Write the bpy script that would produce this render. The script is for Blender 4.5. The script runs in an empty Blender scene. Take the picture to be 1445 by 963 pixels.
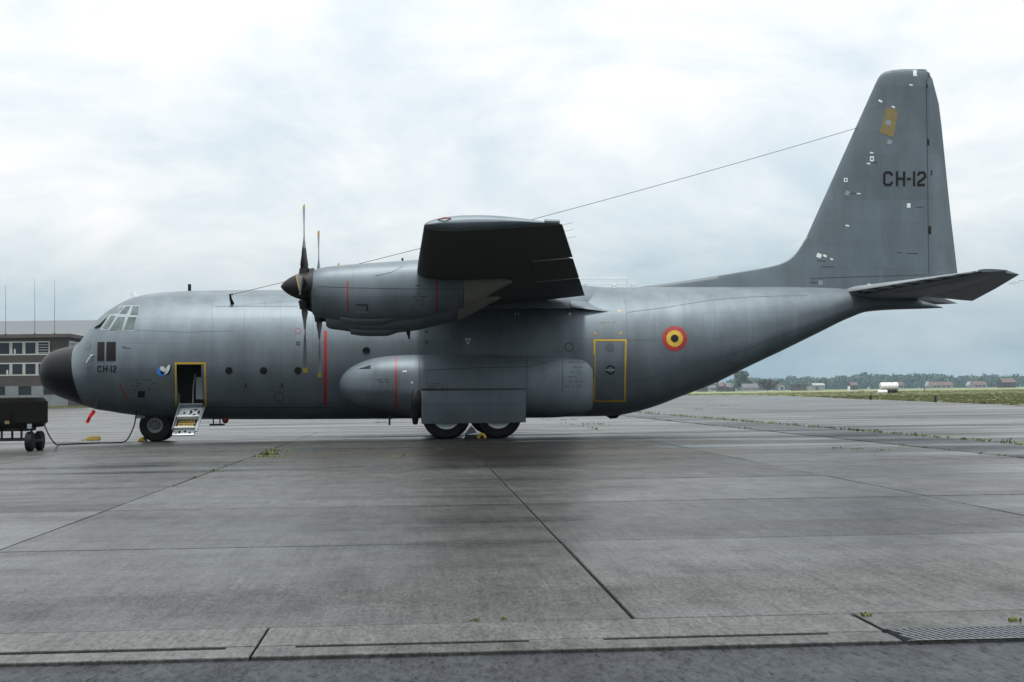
import bpy, bmesh, math, random
import numpy as np
from mathutils import Vector, Matrix
from mathutils.bvhtree import BVHTree

random.seed(7)
SC = bpy.context.scene
COL = SC.collection
PI = math.pi
R = math.radians

# ------------------------------------------------------------------ camera
D, H, YAW, PITCH, ROLL = 45.2785, 1.3363, 0.0652, 0.0364, 0.0134
F = 1.007 * 1445 * 50 / 36            # focal length in photograph pixels
CAMLOC = Vector((0, -D, H))
fw = Vector((math.sin(YAW) * math.cos(PITCH), math.cos(YAW) * math.cos(PITCH), math.sin(PITCH)))
r0 = Vector((math.cos(YAW), -math.sin(YAW), 0))
u0 = r0.cross(fw)
RT = r0 * math.cos(ROLL) - u0 * math.sin(ROLL)
UP = u0 * math.cos(ROLL) + r0 * math.sin(ROLL)
cam = bpy.data.cameras.new('camera')
cam.sensor_width = 36.0
cam.lens = 36.0 * F / 1445
cam.clip_start = 0.1
cam.clip_end = 20000
camo = bpy.data.objects.new('camera', cam)
COL.objects.link(camo)
camo.matrix_world = Matrix(((RT.x, UP.x, -fw.x, CAMLOC.x), (RT.y, UP.y, -fw.y, CAMLOC.y),
                            (RT.z, UP.z, -fw.z, CAMLOC.z), (0, 0, 0, 1)))
SC.camera = camo

def ray(px, py):
    return (fw + RT * ((px - 722.5) / F) - UP * ((py - 481.5) / F)).normalized()

def at(px, py, Y):                     # measured point of the photograph on the plane at depth Y
    d = ray(px, py)
    t = (Y + D) / d.y
    return d.x * t, H + d.z * t

def gnd(px, py):
    d = ray(px, py)
    t = -H / d.z
    return d.x * t, d.y * t - D

# ------------------------------------------------------------------ sky and light
SUN_EL, SUN_AZ = 77.0, 186.0           # azimuth clockwise from +Y
W = bpy.data.worlds.new('World')
SC.world = W
W.use_nodes = True
nt = W.node_tree
nt.nodes.clear()
N = nt.nodes.new
Lk = nt.links.new
out = N('ShaderNodeOutputWorld')
bg = N('ShaderNodeBackground')
bg.inputs['Strength'].default_value = 0.1
sky = N('ShaderNodeTexSky')
sky.sky_type = 'NISHITA'
sky.sun_disc = False
sky.sun_elevation = R(SUN_EL)
sky.sun_rotation = R(SUN_AZ)
tc = N('ShaderNodeTexCoord')
sep = N('ShaderNodeSeparateXYZ')
Lk(tc.outputs['Generated'], sep.inputs[0])
ramp = N('ShaderNodeValToRGB')
cr = ramp.color_ramp
cr.elements[0].position = 0.0
cr.elements[0].color = (.33, .43, .50, 1)
cr.elements[1].position = 1.0
cr.elements[1].color = (2.3, 2.32, 2.32, 1)
for p, c in ((.035, (.40, .505, .575, 1)), (.075, (.60, .69, .74, 1)), (.12, (.84, .905, .935, 1)), (.17, (.97, 1.01, 1.03, 1)), (.28, (1.08, 1.11, 1.13, 1)), (.5, (1.55, 1.57, 1.58, 1))):
    e = cr.elements.new(p)
    e.color = c
Lk(sep.outputs[2], ramp.inputs[0])
# stretched cloud coordinates: project on a cloud deck
mx = N('ShaderNodeMath'); mx.operation = 'ADD'; mx.inputs[1].default_value = 0.42
Lk(sep.outputs[2], mx.inputs[0])
vd = N('ShaderNodeVectorMath'); vd.operation = 'DIVIDE'
cmb = N('ShaderNodeCombineXYZ')
for i in range(3):
    Lk(mx.outputs[0], cmb.inputs[i])
Lk(tc.outputs['Generated'], vd.inputs[0])
Lk(cmb.outputs[0], vd.inputs[1])
nz = N('ShaderNodeTexNoise')
nz.inputs['Scale'].default_value = 3.4
nz.inputs['Detail'].default_value = 10
nz.inputs['Roughness'].default_value = .58
nz.inputs['Distortion'].default_value = .35
Lk(vd.outputs[0], nz.inputs['Vector'])
mr = N('ShaderNodeMapRange')
mr.inputs[1].default_value = .28
mr.inputs[2].default_value = .72
mr.inputs[3].default_value = .80
mr.inputs[4].default_value = 1.18
Lk(nz.outputs[0], mr.inputs[0])
cl = N('ShaderNodeVectorMath'); cl.operation = 'MULTIPLY'
Lk(ramp.outputs[0], cl.inputs[0])
cm2 = N('ShaderNodeCombineXYZ')
pw = N('ShaderNodeMath'); pw.operation = 'POWER'; pw.inputs[1].default_value = 1.5
Lk(mr.outputs[0], pw.inputs[0])
Lk(pw.outputs[0], cm2.inputs[0]); Lk(mr.outputs[0], cm2.inputs[1])
pw2 = N('ShaderNodeMath'); pw2.operation = 'POWER'; pw2.inputs[1].default_value = .7
Lk(mr.outputs[0], pw2.inputs[0]); Lk(pw2.outputs[0], cm2.inputs[2])
Lk(cm2.outputs[0], cl.inputs[1])
sc10 = N('ShaderNodeVectorMath'); sc10.operation = 'SCALE'; sc10.inputs[3].default_value = 10.0
Lk(cl.outputs[0], sc10.inputs[0])
mix = N('ShaderNodeMix'); mix.data_type = 'RGBA'
mix.inputs[0].default_value = .94
Lk(sky.outputs[0], mix.inputs[6]); Lk(sc10.outputs[0], mix.inputs[7])
Lk(mix.outputs[2], bg.inputs['Color'])
Lk(bg.outputs[0], out.inputs[0])

sl = bpy.data.lights.new('sun', 'SUN')
sl.energy = 4.5
sl.angle = R(10)
sl.color = (1, .96, .9)
so = bpy.data.objects.new('sun', sl)
COL.objects.link(so)
sd = Vector((math.sin(R(SUN_AZ)) * math.cos(R(SUN_EL)), math.cos(R(SUN_AZ)) * math.cos(R(SUN_EL)), math.sin(R(SUN_EL))))
so.rotation_euler = sd.to_track_quat('Z', 'Y').to_euler()
so.location = (0, 0, 60)

SC.view_settings.view_transform = 'Standard'
SC.view_settings.look = 'None'
SC.view_settings.exposure = 0.0
SC.view_settings.gamma = 1.0

# ------------------------------------------------------------------ materials
def mat(name, col, rough=.6, metal=0, var=0, scale=4, bump=0, bscale=40, stretch=(1, 1, 1), coord='Object', spec=.5, col2=None):
    m = bpy.data.materials.new(name)
    m.use_nodes = True
    t = m.node_tree
    b = t.nodes['Principled BSDF']
    b.inputs['Base Color'].default_value = (*col, 1)
    b.inputs['Roughness'].default_value = rough
    b.inputs['Metallic'].default_value = metal
    b.inputs['Specular IOR Level'].default_value = spec
    if var or bump:
        c = t.nodes.new('ShaderNodeTexCoord')
        mp = t.nodes.new('ShaderNodeMapping')
        mp.inputs['Scale'].default_value = stretch
        t.links.new(c.outputs[coord], mp.inputs[0])
    if var:
        n = t.nodes.new('ShaderNodeTexNoise')
        n.inputs['Scale'].default_value = scale
        n.inputs['Detail'].default_value = 6
        n.inputs['Roughness'].default_value = .6
        t.links.new(mp.outputs[0], n.inputs['Vector'])
        r = t.nodes.new('ShaderNodeValToRGB')
        lo = [max(0, x * (1 - var)) for x in col] if col2 is None else col2
        hi = [x * (1 + var) for x in col]
        r.color_ramp.elements[0].position = .3
        r.color_ramp.elements[1].position = .7
        r.color_ramp.elements[0].color = (*lo, 1)
        r.color_ramp.elements[1].color = (*hi, 1)
        t.links.new(n.outputs[0], r.inputs[0])
        t.links.new(r.outputs[0], b.inputs['Base Color'])
    if bump:
        n2 = t.nodes.new('ShaderNodeTexNoise')
        n2.inputs['Scale'].default_value = bscale
        n2.inputs['Detail'].default_value = 4
        t.links.new(mp.outputs[0], n2.inputs['Vector'])
        bp = t.nodes.new('ShaderNodeBump')
        bp.inputs['Strength'].default_value = bump
        bp.inputs['Distance'].default_value = .02
        t.links.new(n2.outputs[0], bp.inputs['Height'])
        t.links.new(bp.outputs[0], b.inputs['Normal'])
    return m

def skin(name, col, rough=.36, oil=.14, spec=.5, metal=0):
    """weathered aircraft paint: mottling, vertical rain streaks, faint frame lines and rivet-row relief"""
    m = mat(name, col, rough, spec=spec, metal=metal)
    t = m.node_tree
    b = t.nodes['Principled BSDF']
    n = t.nodes.new
    l = t.links.new
    c = n('ShaderNodeTexCoord')
    mp = n('ShaderNodeMapping'); mp.inputs['Scale'].default_value = (1, 1, .35)
    l(c.outputs['Object'], mp.inputs[0])
    a = n('ShaderNodeTexNoise'); a.inputs['Scale'].default_value = 1.3; a.inputs['Detail'].default_value = 8; a.inputs['Roughness'].default_value = .62
    l(mp.outputs[0], a.inputs['Vector'])
    mp2 = n('ShaderNodeMapping'); mp2.inputs['Scale'].default_value = (3.6, 1.5, .45)
    l(c.outputs['Object'], mp2.inputs[0])
    s = n('ShaderNodeTexNoise'); s.inputs['Scale'].default_value = 2.2; s.inputs['Detail'].default_value = 5
    l(mp2.outputs[0], s.inputs['Vector'])
    ad = n('ShaderNodeMath'); ad.operation = 'MULTIPLY_ADD'; ad.inputs[1].default_value = .09
    l(s.outputs[0], ad.inputs[0]); l(a.outputs[0], ad.inputs[2])
    r = n('ShaderNodeValToRGB')
    r.color_ramp.elements[0].position = .33; r.color_ramp.elements[1].position = .76
    r.color_ramp.elements[0].color = (*[x * .78 for x in col], 1)
    r.color_ramp.elements[1].color = (*[x * 1.17 for x in col], 1)
    l(ad.outputs[0], r.inputs[0])
    mb = n('ShaderNodeMapping'); mb.inputs['Rotation'].default_value = (R(-90), 0, 0)
    l(c.outputs['Object'], mb.inputs[0])
    bk = n('ShaderNodeTexBrick')
    bk.inputs['Color1'].default_value = (.93, .93, .93, 1); bk.inputs['Color2'].default_value = (1.07, 1.07, 1.07, 1); bk.inputs['Mortar'].default_value = (.82, .82, .82, 1)
    bk.inputs['Scale'].default_value = 1.0; bk.inputs['Mortar Size'].default_value = .007; bk.inputs['Mortar Smooth'].default_value = .3
    bk.inputs['Brick Width'].default_value = 1.55; bk.inputs['Row Height'].default_value = .74; bk.offset = .37
    l(mb.outputs[0], bk.inputs['Vector'])
    mm = n('ShaderNodeMix'); mm.data_type = 'RGBA'; mm.blend_type = 'MULTIPLY'; mm.inputs[0].default_value = 1.0
    l(r.outputs[0], mm.inputs[6]); l(bk.outputs['Color'], mm.inputs[7])
    l(mm.outputs[2], b.inputs['Base Color'])
    rr = n('ShaderNodeMapRange'); rr.inputs[3].default_value = rough - .08; rr.inputs[4].default_value = rough + .14
    l(a.outputs[0], rr.inputs[0]); l(rr.outputs[0], b.inputs['Roughness'])
    wv = n('ShaderNodeTexWave'); wv.wave_type = 'BANDS'; wv.bands_direction = 'X'
    wv.inputs['Scale'].default_value = .62; wv.inputs['Distortion'].default_value = .6; wv.inputs['Detail'].default_value = 1
    l(c.outputs['Object'], wv.inputs['Vector'])
    a2 = n('ShaderNodeTexNoise'); a2.inputs['Scale'].default_value = 1.7; a2.inputs['Detail'].default_value = 2
    l(c.outputs['Object'], a2.inputs['Vector'])
    sm = n('ShaderNodeMath'); sm.operation = 'MULTIPLY_ADD'; sm.inputs[1].default_value = .35
    l(wv.outputs['Fac'], sm.inputs[0]); l(a2.outputs[0], sm.inputs[2])
    bp = n('ShaderNodeBump'); bp.inputs['Strength'].default_value = oil; bp.inputs['Distance'].default_value = .05
    l(sm.outputs[0], bp.inputs['Height']); l(bp.outputs[0], b.inputs['Normal'])
    return m

M = {}
M['skin'] = skin('aircraft_grey', (.112, .138, .158), .50, spec=.2, metal=.42)
M['wingskin'] = skin('wing_shade_grey', (.052, .055, .057), .65, .1, spec=.06)  # same aircraft paint darkened: the underside shade is put into the colour
M['tail'] = skin('tailplane_lit_grey', (.150, .172, .185), .5, .06, spec=.2)  # same paint made lighter: light on the tailplane is put into the colour
M['fin'] = skin('fin_grey', (.080, .104, .122), .45, .05, spec=.22)
M['pod'] = skin('pod_grey', (.110, .137, .158), .50, spec=.2, metal=.38)
M['exhaust'] = mat('bare_exhaust_metal', (.16, .16, .135), .5, .15, .15, 3)
M['radome'] = mat('black_radome', (.0035, .0038, .005), .40, 0, .25, 3, spec=.12)
M['black'] = mat('black_rubber_paint', (.007, .007, .008), .5, spec=.25)
M['tyre'] = mat('tyre_rubber', (.007, .007, .0075), .8, 0, .3, 8, spec=.2)
M['rim'] = mat('grey_rim', (.17, .20, .22), .45, .1, .2, 6)
M['rimw'] = mat('white_rim', (.42, .48, .50), .4, 0, .1, 6)
M['hub'] = mat('hub_grey', (.07, .082, .09), .5, .2, .3, 8)
M['white'] = mat('white_paint', (.50, .54, .55), .45, 0, .08, 5)
M['yellow'] = mat('yellow_paint', (.38, .25, .010), .5, 0, .12, 6)
M['dullyellow'] = mat('faded_yellow_paint', (.135, .108, .032), .6, 0, .15, 8)
M['red'] = mat('red_paint', (.22, .008, .009), .5, 0, .1, 6)
M['brightred'] = mat('red_cloth', (.62, .010, .008), .7)
M['ink'] = mat('black_marking', (.005, .005, .006), .55, spec=.2)
M['stencil'] = mat('stencil_grey', (.025, .03, .034), .6, spec=.2)
M['seam'] = mat('panel_seam', (.066, .083, .096), .5, spec=.3)
M['blue'] = mat('emblem_blue', (.03, .16, .48), .5)
M['glass'] = mat('cockpit_glass', (.045, .068, .068), .08, 0, .6, 3.0, spec=.4)
M['darkglass'] = mat('dark_porthole_glass', (.006, .007, .008), .12, spec=.35)
M['frame'] = mat('window_frame_grey', (.155, .19, .21), .45)
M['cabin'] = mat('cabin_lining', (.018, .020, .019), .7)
M['chrome'] = mat('strut_metal', (.35, .36, .37), .35, .7)
M['steel'] = mat('dark_steel', (.012, .012, .013), .55, .2, spec=.3)
M['wire'] = mat('wire', (.035, .038, .04), .6, spec=.2)
M['blade'] = mat('propeller_blade', (.17, .18, .19), .38, .35, .12, 4)
M['olive'] = mat('olive_canvas', (.0035, .004, .003), .75, 0, .4, 3, .3, 14, spec=.12)

# ------------------------------------------------------------------ object helpers
def tag(o, label=None, cat=None, group=None, kind=None):
    if label: o['label'] = label
    if cat: o['category'] = cat
    if group: o['group'] = group
    if kind: o['kind'] = kind
    return o

def thing(name, label, cat, loc=(0, 0, 0), rz=0, group=None):
    o = bpy.data.objects.new(name, None)
    o.empty_display_size = .3
    o.location = loc
    o.rotation_euler = (0, 0, rz)
    COL.objects.link(o)
    return tag(o, label, cat, group)

def obj(name, bm, m, parent=None, smooth=None, label=None):
    me = bpy.data.meshes.new(name)
    bmesh.ops.recalc_face_normals(bm, faces=bm.faces)
    bm.to_mesh(me)
    bm.free()
    for x in (m if isinstance(m, (list, tuple)) else [m]):
        me.materials.append(x)
    if smooth is not None:
        for p in me.polygons:
            p.use_smooth = True
        me.set_sharp_from_angle(angle=R(smooth))
    o = bpy.data.objects.new(name, me)
    COL.objects.link(o)
    if parent is not None:
        o.parent = parent
    if label: o['label'] = label
    return o

def NB():
    return bmesh.new()

def box(bm, x0, x1, y0, y1, z0, z1, mi=0, bevel=0):
    vs = [bm.verts.new((x, y, z)) for x in (x0, x1) for y in (y0, y1) for z in (z0, z1)]
    fs = []
    for q in ((0, 1, 3, 2), (4, 6, 7, 5), (0, 4, 5, 1), (2, 3, 7, 6), (0, 2, 6, 4), (1, 5, 7, 3)):
        f = bm.faces.new([vs[i] for i in q])
        f.material_index = mi
        fs.append(f)
    if bevel:
        es = list({e for f in fs for e in f.edges})
        bmesh.ops.bevel(bm, geom=es, offset=bevel, segments=2, affect='EDGES', profile=.5)
    return vs

def rings(bm, rs, cap=True, mi=0, closed=True):
    """skin a list of equal-length vertex rings"""
    V = [[bm.verts.new(p) for p in r] for r in rs]
    n = len(V[0])
    for a, b in zip(V, V[1:]):
        for i in range(n if closed else n - 1):
            j = (i + 1) % n
            f = bm.faces.new((a[i], a[j], b[j], b[i]))
            f.material_index = mi
    if cap and closed:
        for r in (V[0], V[-1]):
            f = bm.faces.new(r)
            f.material_index = mi
    return V

def tube(bm, pts, rad, n=8, mi=0):
    pts = [Vector(p) for p in pts]
    if not isinstance(rad, (list, tuple)):
        rad = [rad] * len(pts)
    rs = []
    for i, p in enumerate(pts):
        t = (pts[min(i + 1, len(pts) - 1)] - pts[max(i - 1, 0)]).normalized()
        a = Vector((0, 0, 1)) if abs(t.z) < .9 else Vector((1, 0, 0))
        u = t.cross(a).normalized()
        v = t.cross(u)
        rs.append([p + (u * math.cos(2 * PI * k / n) + v * math.sin(2 * PI * k / n)) * rad[i] for k in range(n)])
    rings(bm, rs, True, mi)

def lathe(bm, prof, origin, axis='Y', n=32, mi=0, cap=True):
    """prof: list of (distance along axis, radius)"""
    ox, oy, oz = origin
    rs = []
    for d, r in prof:
        ring = []
        for k in range(n):
            a = 2 * PI * k / n
            c, s = r * math.cos(a), r * math.sin(a)
            ring.append((ox + c, oy + d, oz + s) if axis == 'Y' else (ox + d, oy + c, oz + s) if axis == 'X' else (ox + c, oy + s, oz + d))
        rs.append(ring)
    rings(bm, rs, cap, mi)

def prism(bm, poly, y0, y1, mi=0):
    """poly: (x, z) outline extruded from y0 to y1"""
    rings(bm, [[(x, y0, z) for x, z in poly], [(x, y1, z) for x, z in poly]], True, mi)

def pchip(xs, ys, x):
    xs = np.array(xs, float); ys = np.array(ys, float)
    h = np.diff(xs); d = np.diff(ys) / h
    m = np.zeros(len(xs))
    m[0], m[-1] = d[0], d[-1]
    for i in range(1, len(xs) - 1):
        if d[i - 1] * d[i] > 0:
            w1 = 2 * h[i] + h[i - 1]; w2 = h[i] + 2 * h[i - 1]
            m[i] = (w1 + w2) / (w1 / d[i - 1] + w2 / d[i])
    i = int(np.clip(np.searchsorted(xs, x) - 1, 0, len(xs) - 2))
    t = (x - xs[i]) / h[i]
    return float((2*t**3 - 3*t**2 + 1) * ys[i] + (t**3 - 2*t**2 + t) * h[i] * m[i] + (-2*t**3 + 3*t**2) * ys[i+1] + (t**3 - t**2) * h[i] * m[i+1])

def bvh(o):
    bm = NB()
    bm.from_mesh(o.data)
    t = BVHTree.FromBMesh(bm)
    bm.free()
    return t

def hit(t, px, py):
    loc, nrm, _, _ = t.ray_cast(CAMLOC, ray(px, py))
    return loc, nrm

def drape(name, polys, tree, m, parent, off=.005, cell=5, label=None):
    """lay flat print on a curved skin: polygons measured on the photograph are cut fine and pressed onto the surface"""
    bm = NB()
    for P in polys:
        vs = [bm.verts.new((x, y, 0)) for x, y in P]
        bm.faces.new(vs)
    for ax in (0, 1):
        c = [v.co[ax] for v in bm.verts]
        k = math.floor(min(c) / cell) + 1
        while k * cell < max(c):
            co = [0, 0, 0]; co[ax] = k * cell
            no = [0, 0, 0]; no[ax] = 1
            bmesh.ops.bisect_plane(bm, geom=bm.verts[:] + bm.edges[:] + bm.faces[:], plane_co=co, plane_no=no)
            k += 1
    bad = []
    for v in bm.verts:
        loc, nrm = hit(tree, v.co.x, v.co.y)
        if loc is None:
            bad.append(v)
            continue
        if nrm.dot(loc - CAMLOC) > 0:
            nrm = -nrm
        v.co = loc + nrm * off
    if bad:
        bmesh.ops.delete(bm, geom=bad, context='VERTS')
    bmesh.ops.remove_doubles(bm, verts=bm.verts[:], dist=.0005)
    o = obj(name, bm, m, parent, label=label)
    for p in o.data.polygons:
        p.use_smooth = True
    return o

def disc(cx, cy, r, n=28, r2=None, a0=0):
    if r2 is None:
        return [[(cx + r * math.cos(2*PI*k/n), cy + r * math.sin(2*PI*k/n)) for k in range(n)]]
    o = []
    for k in range(n):
        a, b = 2*PI*k/n, 2*PI*(k+1)/n
        o.append([(cx + r*math.cos(a), cy + r*math.sin(a)), (cx + r*math.cos(b), cy + r*math.sin(b)),
                  (cx + r2*math.cos(b), cy + r2*math.sin(b)), (cx + r2*math.cos(a), cy + r2*math.sin(a))])
    return o

def ribbon(pts, w):
    """mitred strip along a polyline, as quads that share edges"""
    pts = [Vector((p[0], p[1])) for p in pts]
    L, Rr = [], []
    for i, p in enumerate(pts):
        d1 = (p - pts[i-1]).normalized() if i else (pts[1] - p).normalized()
        d2 = (pts[i+1] - p).normalized() if i < len(pts) - 1 else d1
        n1 = Vector((-d1.y, d1.x)); n2 = Vector((-d2.y, d2.x))
        nn = (n1 + n2)
        nn = nn.normalized() if nn.length > 1e-6 else n1
        k = w / 2 / max(.4, nn.dot(n1))
        L.append(p + nn * k); Rr.append(p - nn * k)
    return [[tuple(L[i]), tuple(L[i+1]), tuple(Rr[i+1]), tuple(Rr[i])] for i in range(len(pts) - 1)]

def frame_quads(x0, y0, x1, y1, w):
    return [[(x0, y0), (x1, y0), (x1, y0 + w), (x0, y0 + w)], [(x0, y1 - w), (x1, y1 - w), (x1, y1), (x0, y1)],
            [(x0, y0 + w), (x0 + w, y0 + w), (x0 + w, y1 - w), (x0, y1 - w)], [(x1 - w, y0 + w), (x1, y0 + w), (x1, y1 - w), (x1 - w, y1 - w)]]

# ================================================================== GROUND
def ground_mat(name, col, dark, rough, kind):
    m = bpy.data.materials.new(name)
    m.use_nodes = True
    t = m.node_tree
    b = t.nodes['Principled BSDF']
    n = t.nodes.new
    l = t.links.new
    g = n('ShaderNodeNewGeometry')
    oi = n('ShaderNodeObjectInfo')
    def noise(scale, stretch, det=6, ro=.6):
        mp = n('ShaderNodeMapping'); mp.inputs['Scale'].default_value = stretch
        l(g.outputs['Position'], mp.inputs[0])
        x = n('ShaderNodeTexNoise'); x.inputs['Scale'].default_value = scale; x.inputs['Detail'].default_value = det; x.inputs['Roughness'].default_value = ro
        l(mp.outputs[0], x.inputs['Vector'])
        return x.outputs[0]
    def rmp(src, a, b2, c, d):
        x = n('ShaderNodeMapRange'); x.inputs[1].default_value = a; x.inputs[2].default_value = b2; x.inputs[3].default_value = c; x.inputs[4].default_value = d
        l(src, x.inputs[0])
        return x.outputs[0]
    def mul(a, b2, op='MULTIPLY'):
        x = n('ShaderNodeMath'); x.operation = op
        for i, s in enumerate((a, b2)):
            if isinstance(s, (int, float)): x.inputs[i].default_value = s
            else: l(s, x.inputs[i])
        return x.outputs[0]
    big = noise(.30, (1, .7, 1), 6)
    streak = noise(.8, (.16, 1.0, 1), 6)
    fine = noise(40, (1, .3, 1), 4, .75)
    speck = noise(30, (.8, .22, 1), 6, .8)
    pit = noise(4.0, (.7, .35, 1), 8, .75)
    broom = noise(13, (1.4, .05, 1), 3)
    v = mul(rmp(big, .3, .7, .72, 1.2), rmp(streak, .3, .7, .86, 1.12))
    v = mul(v, rmp(fine, .3, .7, .42, 1.55))
    if kind == 'concrete':
        v = mul(v, rmp(broom, .35, .65, .84, 1.14))
        v = mul(v, rmp(speck, .56, .70, 1.05, .45))
        v = mul(v, rmp(pit, .35, .68, 1.25, .62))
        v = mul(v, rmp(oi.outputs['Random'], 0, 1, .74, 1.20))
    else:
        v = mul(v, rmp(speck, .50, .66, 1.1, .3))
        v = mul(v, rmp(pit, .35, .65, 1.25, .6))
    mxn = n('ShaderNodeMix'); mxn.data_type = 'RGBA'
    mxn.inputs[6].default_value = (*dark, 1); mxn.inputs[7].default_value = (*col, 1)
    l(v, mxn.inputs[0])
    mxn.clamp_factor = False
    colr = mxn.outputs[2]
    if kind == 'concrete':
        # oil and kerosene stains under the parked aircraft
        mp = n('ShaderNodeMapping'); mp.inputs['Location'].default_value = (-.5/9, 14/9, 0); mp.inputs['Scale'].default_value = (1/7.5, 1/9, 1)
        mp.inputs['Location'].default_value = (-.8/7.5, 11.0/9, 0)
        l(g.outputs['Position'], mp.inputs[0])
        ln = n('ShaderNodeVectorMath'); ln.operation = 'LENGTH'
        sx = n('ShaderNodeVectorMath'); sx.operation = 'MULTIPLY'; sx.inputs[1].default_value = (1, 1, 0)
        l(mp.outputs[0], sx.inputs[0]); l(sx.outputs[0], ln.inputs[0])
        s = mul(ln.outputs['Value'], mul(rmp(streak, .3, .7, -.35, .35), rmp(speck, .3, .7, -.08, .08), 'ADD'), 'ADD')
        stain = rmp(s, .25, 1.05, .55, 0)
        m2 = n('ShaderNodeMix'); m2.data_type = 'RGBA'
        l(stain, m2.inputs[0]); l(colr, m2.inputs[6]); m2.inputs[7].default_value = (.030, .022, .011, 1)
        colr = m2.outputs[2]
    l(colr, b.inputs['Base Color'])
    wet = noise(.35, (.18, 1.0, 1), 5)
    l(rmp(wet, .35, .66, rough + .12, rough - .27), b.inputs['Roughness'])
    l(mul(rmp(v, .3, 1.5, *((.06, .38) if kind == 'concrete' else (.03, .26))), 1.0), b.inputs['Specular IOR Level'])
    bp = n('ShaderNodeBump'); bp.inputs['Strength'].default_value = .32 if kind == 'concrete' else .8
    bp.inputs['Distance'].default_value = .006
    h = mul(fine, mul(broom, .5) if kind == 'concrete' else mul(speck, 1.5), 'ADD')
    l(h, bp.inputs['Height']); l(bp.outputs[0], b.inputs['Normal'])
    return m

M['concrete'] = ground_mat('wet_concrete', (.032, .035, .034), (.003, .0033, .0032), .44, 'concrete')
M['gutterc'] = ground_mat('gutter_concrete', (.038, .041, .039), (.006, .0065, .006), .50, 'concrete')
M['asphalt'] = ground_mat('wet_asphalt', (.007, .010, .014), (.0015, .002, .0025), .58, 'asphalt')
M['stripm'] = ground_mat('strip_asphalt', (.022, .027, .031), (.004, .005, .006), .48, 'asphalt')
M['jointfill'] = mat('joint_tar', (.016, .016, .015), .8, 0, .3, 6)
M['earth'] = mat('field_earth', (.055, .075, .03), .95, 0, .35, .02)
M['weed'] = mat('weed_green', (.075, .105, .02), .8, 0, .45, 2)
M['grass'] = mat('meadow_grass', (.105, .118, .046), .9, 0, .35, .06, coord='Object', stretch=(.4, 1.6, 1))
M['seed'] = mat('pale_seed_grass', (.27, .285, .16), .9, 0, .2, .05)

def sheet(name, pts, z, m, kind='structure', cut=None):
    bm = NB()
    bm.faces.new([bm.verts.new((x, y, z)) for x, y in pts])
    o = obj(name, bm, m)
    tag(o, kind=kind)
    return o

sheet('ground', [(-6000, -400), (6000, -400), (6000, 8000), (-6000, 8000)], -.20, M['earth'])
# paved areas behind and beside the slabs
apron = sheet('apron', [(-220, -36.9), (160, -36.9), (160, 240), (160, 640), (-220, 640)], -.03, M['jointfill'])
GX0, GX1 = -40, 60
sheet('foreground_asphalt', [(-60, -70), (60, -70), (60, -37.83), (-60, -37.83)], -.012, M['asphalt'])
SLX = [1.25 + 5.0 * k for k in range(-9, 3)]       # slab edges across
SLY = [-36.87 + 4.5 * k for k in range(0, 11)]     # slab edges away from the camera
sheet('taxiway', [(-220, SLY[-1]), (11.25, SLY[-1]), (11.25, SLY[0]), (13.9, SLY[0]), (13.9, 640), (-220, 640)], -.016, M['concrete'])
sheet('far_apron', [(13.93, -36.0), (160, -36.0), (160, 640), (13.93, 640)], -.008, M['concrete'])
slab_me = None
slabs = 0
for i in range(len(SLX) - 1):
    for j in range(len(SLY) - 1):
        cx, cy = SLX[i] + 2.5, SLY[j] + 2.25
        if cy + D > 3 and (cx < -.40 * (cy + D) - 5 or cx > .48 * (cy + D) + 5):
            continue
        if slab_me is None:
            bm = NB()
            box(bm, -2.488, 2.488, -2.226, 2.226, -.12, 0, bevel=.010)
            o = obj('concrete_slab', bm, M['concrete'], apron)
            slab_me = o.data
        else:
            o = bpy.data.objects.new('concrete_slab', slab_me)
            COL.objects.link(o)
            o.parent = apron
        o.location = (cx, cy, random.uniform(-.003, .003))
        o.rotation_euler = (random.uniform(-.0008, .0008), random.uniform(-.0008, .0008), random.uniform(-.0012, .0012))
        slabs += 1
# dark asphalt strip between two weed-grown joints on the right
sheet('asphalt_strip', [(11.31, -36.7), (13.87, -36.7), (13.87, 36), (11.31, 60)], .0, M['stripm'])

# gutter: two concrete kerbs with open slots between them, and short bridges
gut = sheet('gutter', [(-40, -37.81), (40, -37.81), (40, -36.9), (-40, -36.9)], -.10, M['jointfill'])
slots = [((-60, 922), (320, 914.5)), ((418, 912), (747, 906)), ((853, 905), (1175, 898))]
ys = [gnd(*p)[1] for s in slots for p in s[:]]
SY = sum(ys) / len(ys)
sx = [(gnd(*a)[0], gnd(*b)[0]) for a, b in slots]
GXL, GXR = gnd(1268, 900)[0], 30
jx = gnd(368, 905)[0]
def gslab(x0, x1, y0, y1):
    bm = NB()
    box(bm, x0, x1, y0, y1, -.14, .004, bevel=.006)
    o = obj('kerb_slab', bm, M['gutterc'], gut)
    o.location.z = random.uniform(-.002, .002)
for a, b in ((-14, jx - .006), (jx + .006, GXL - .02)):
    gslab(a, b, SY + .042, -36.89)
    gslab(a, b, -37.82, SY - .042)
xs = [-14] + [v for s in sx for v in s] + [GXL - .02]
for a, b in ((sx[0][1], jx - .008), (jx + .008, sx[1][0]), (sx[1][1], sx[2][0]), (sx[2][1], GXL - .03)):
    bm = NB(); box(bm, a, b, SY - .041, SY + .041, -.13, .001)
    obj('slot_bridge', bm, M['gutterc'], gut)
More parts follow.
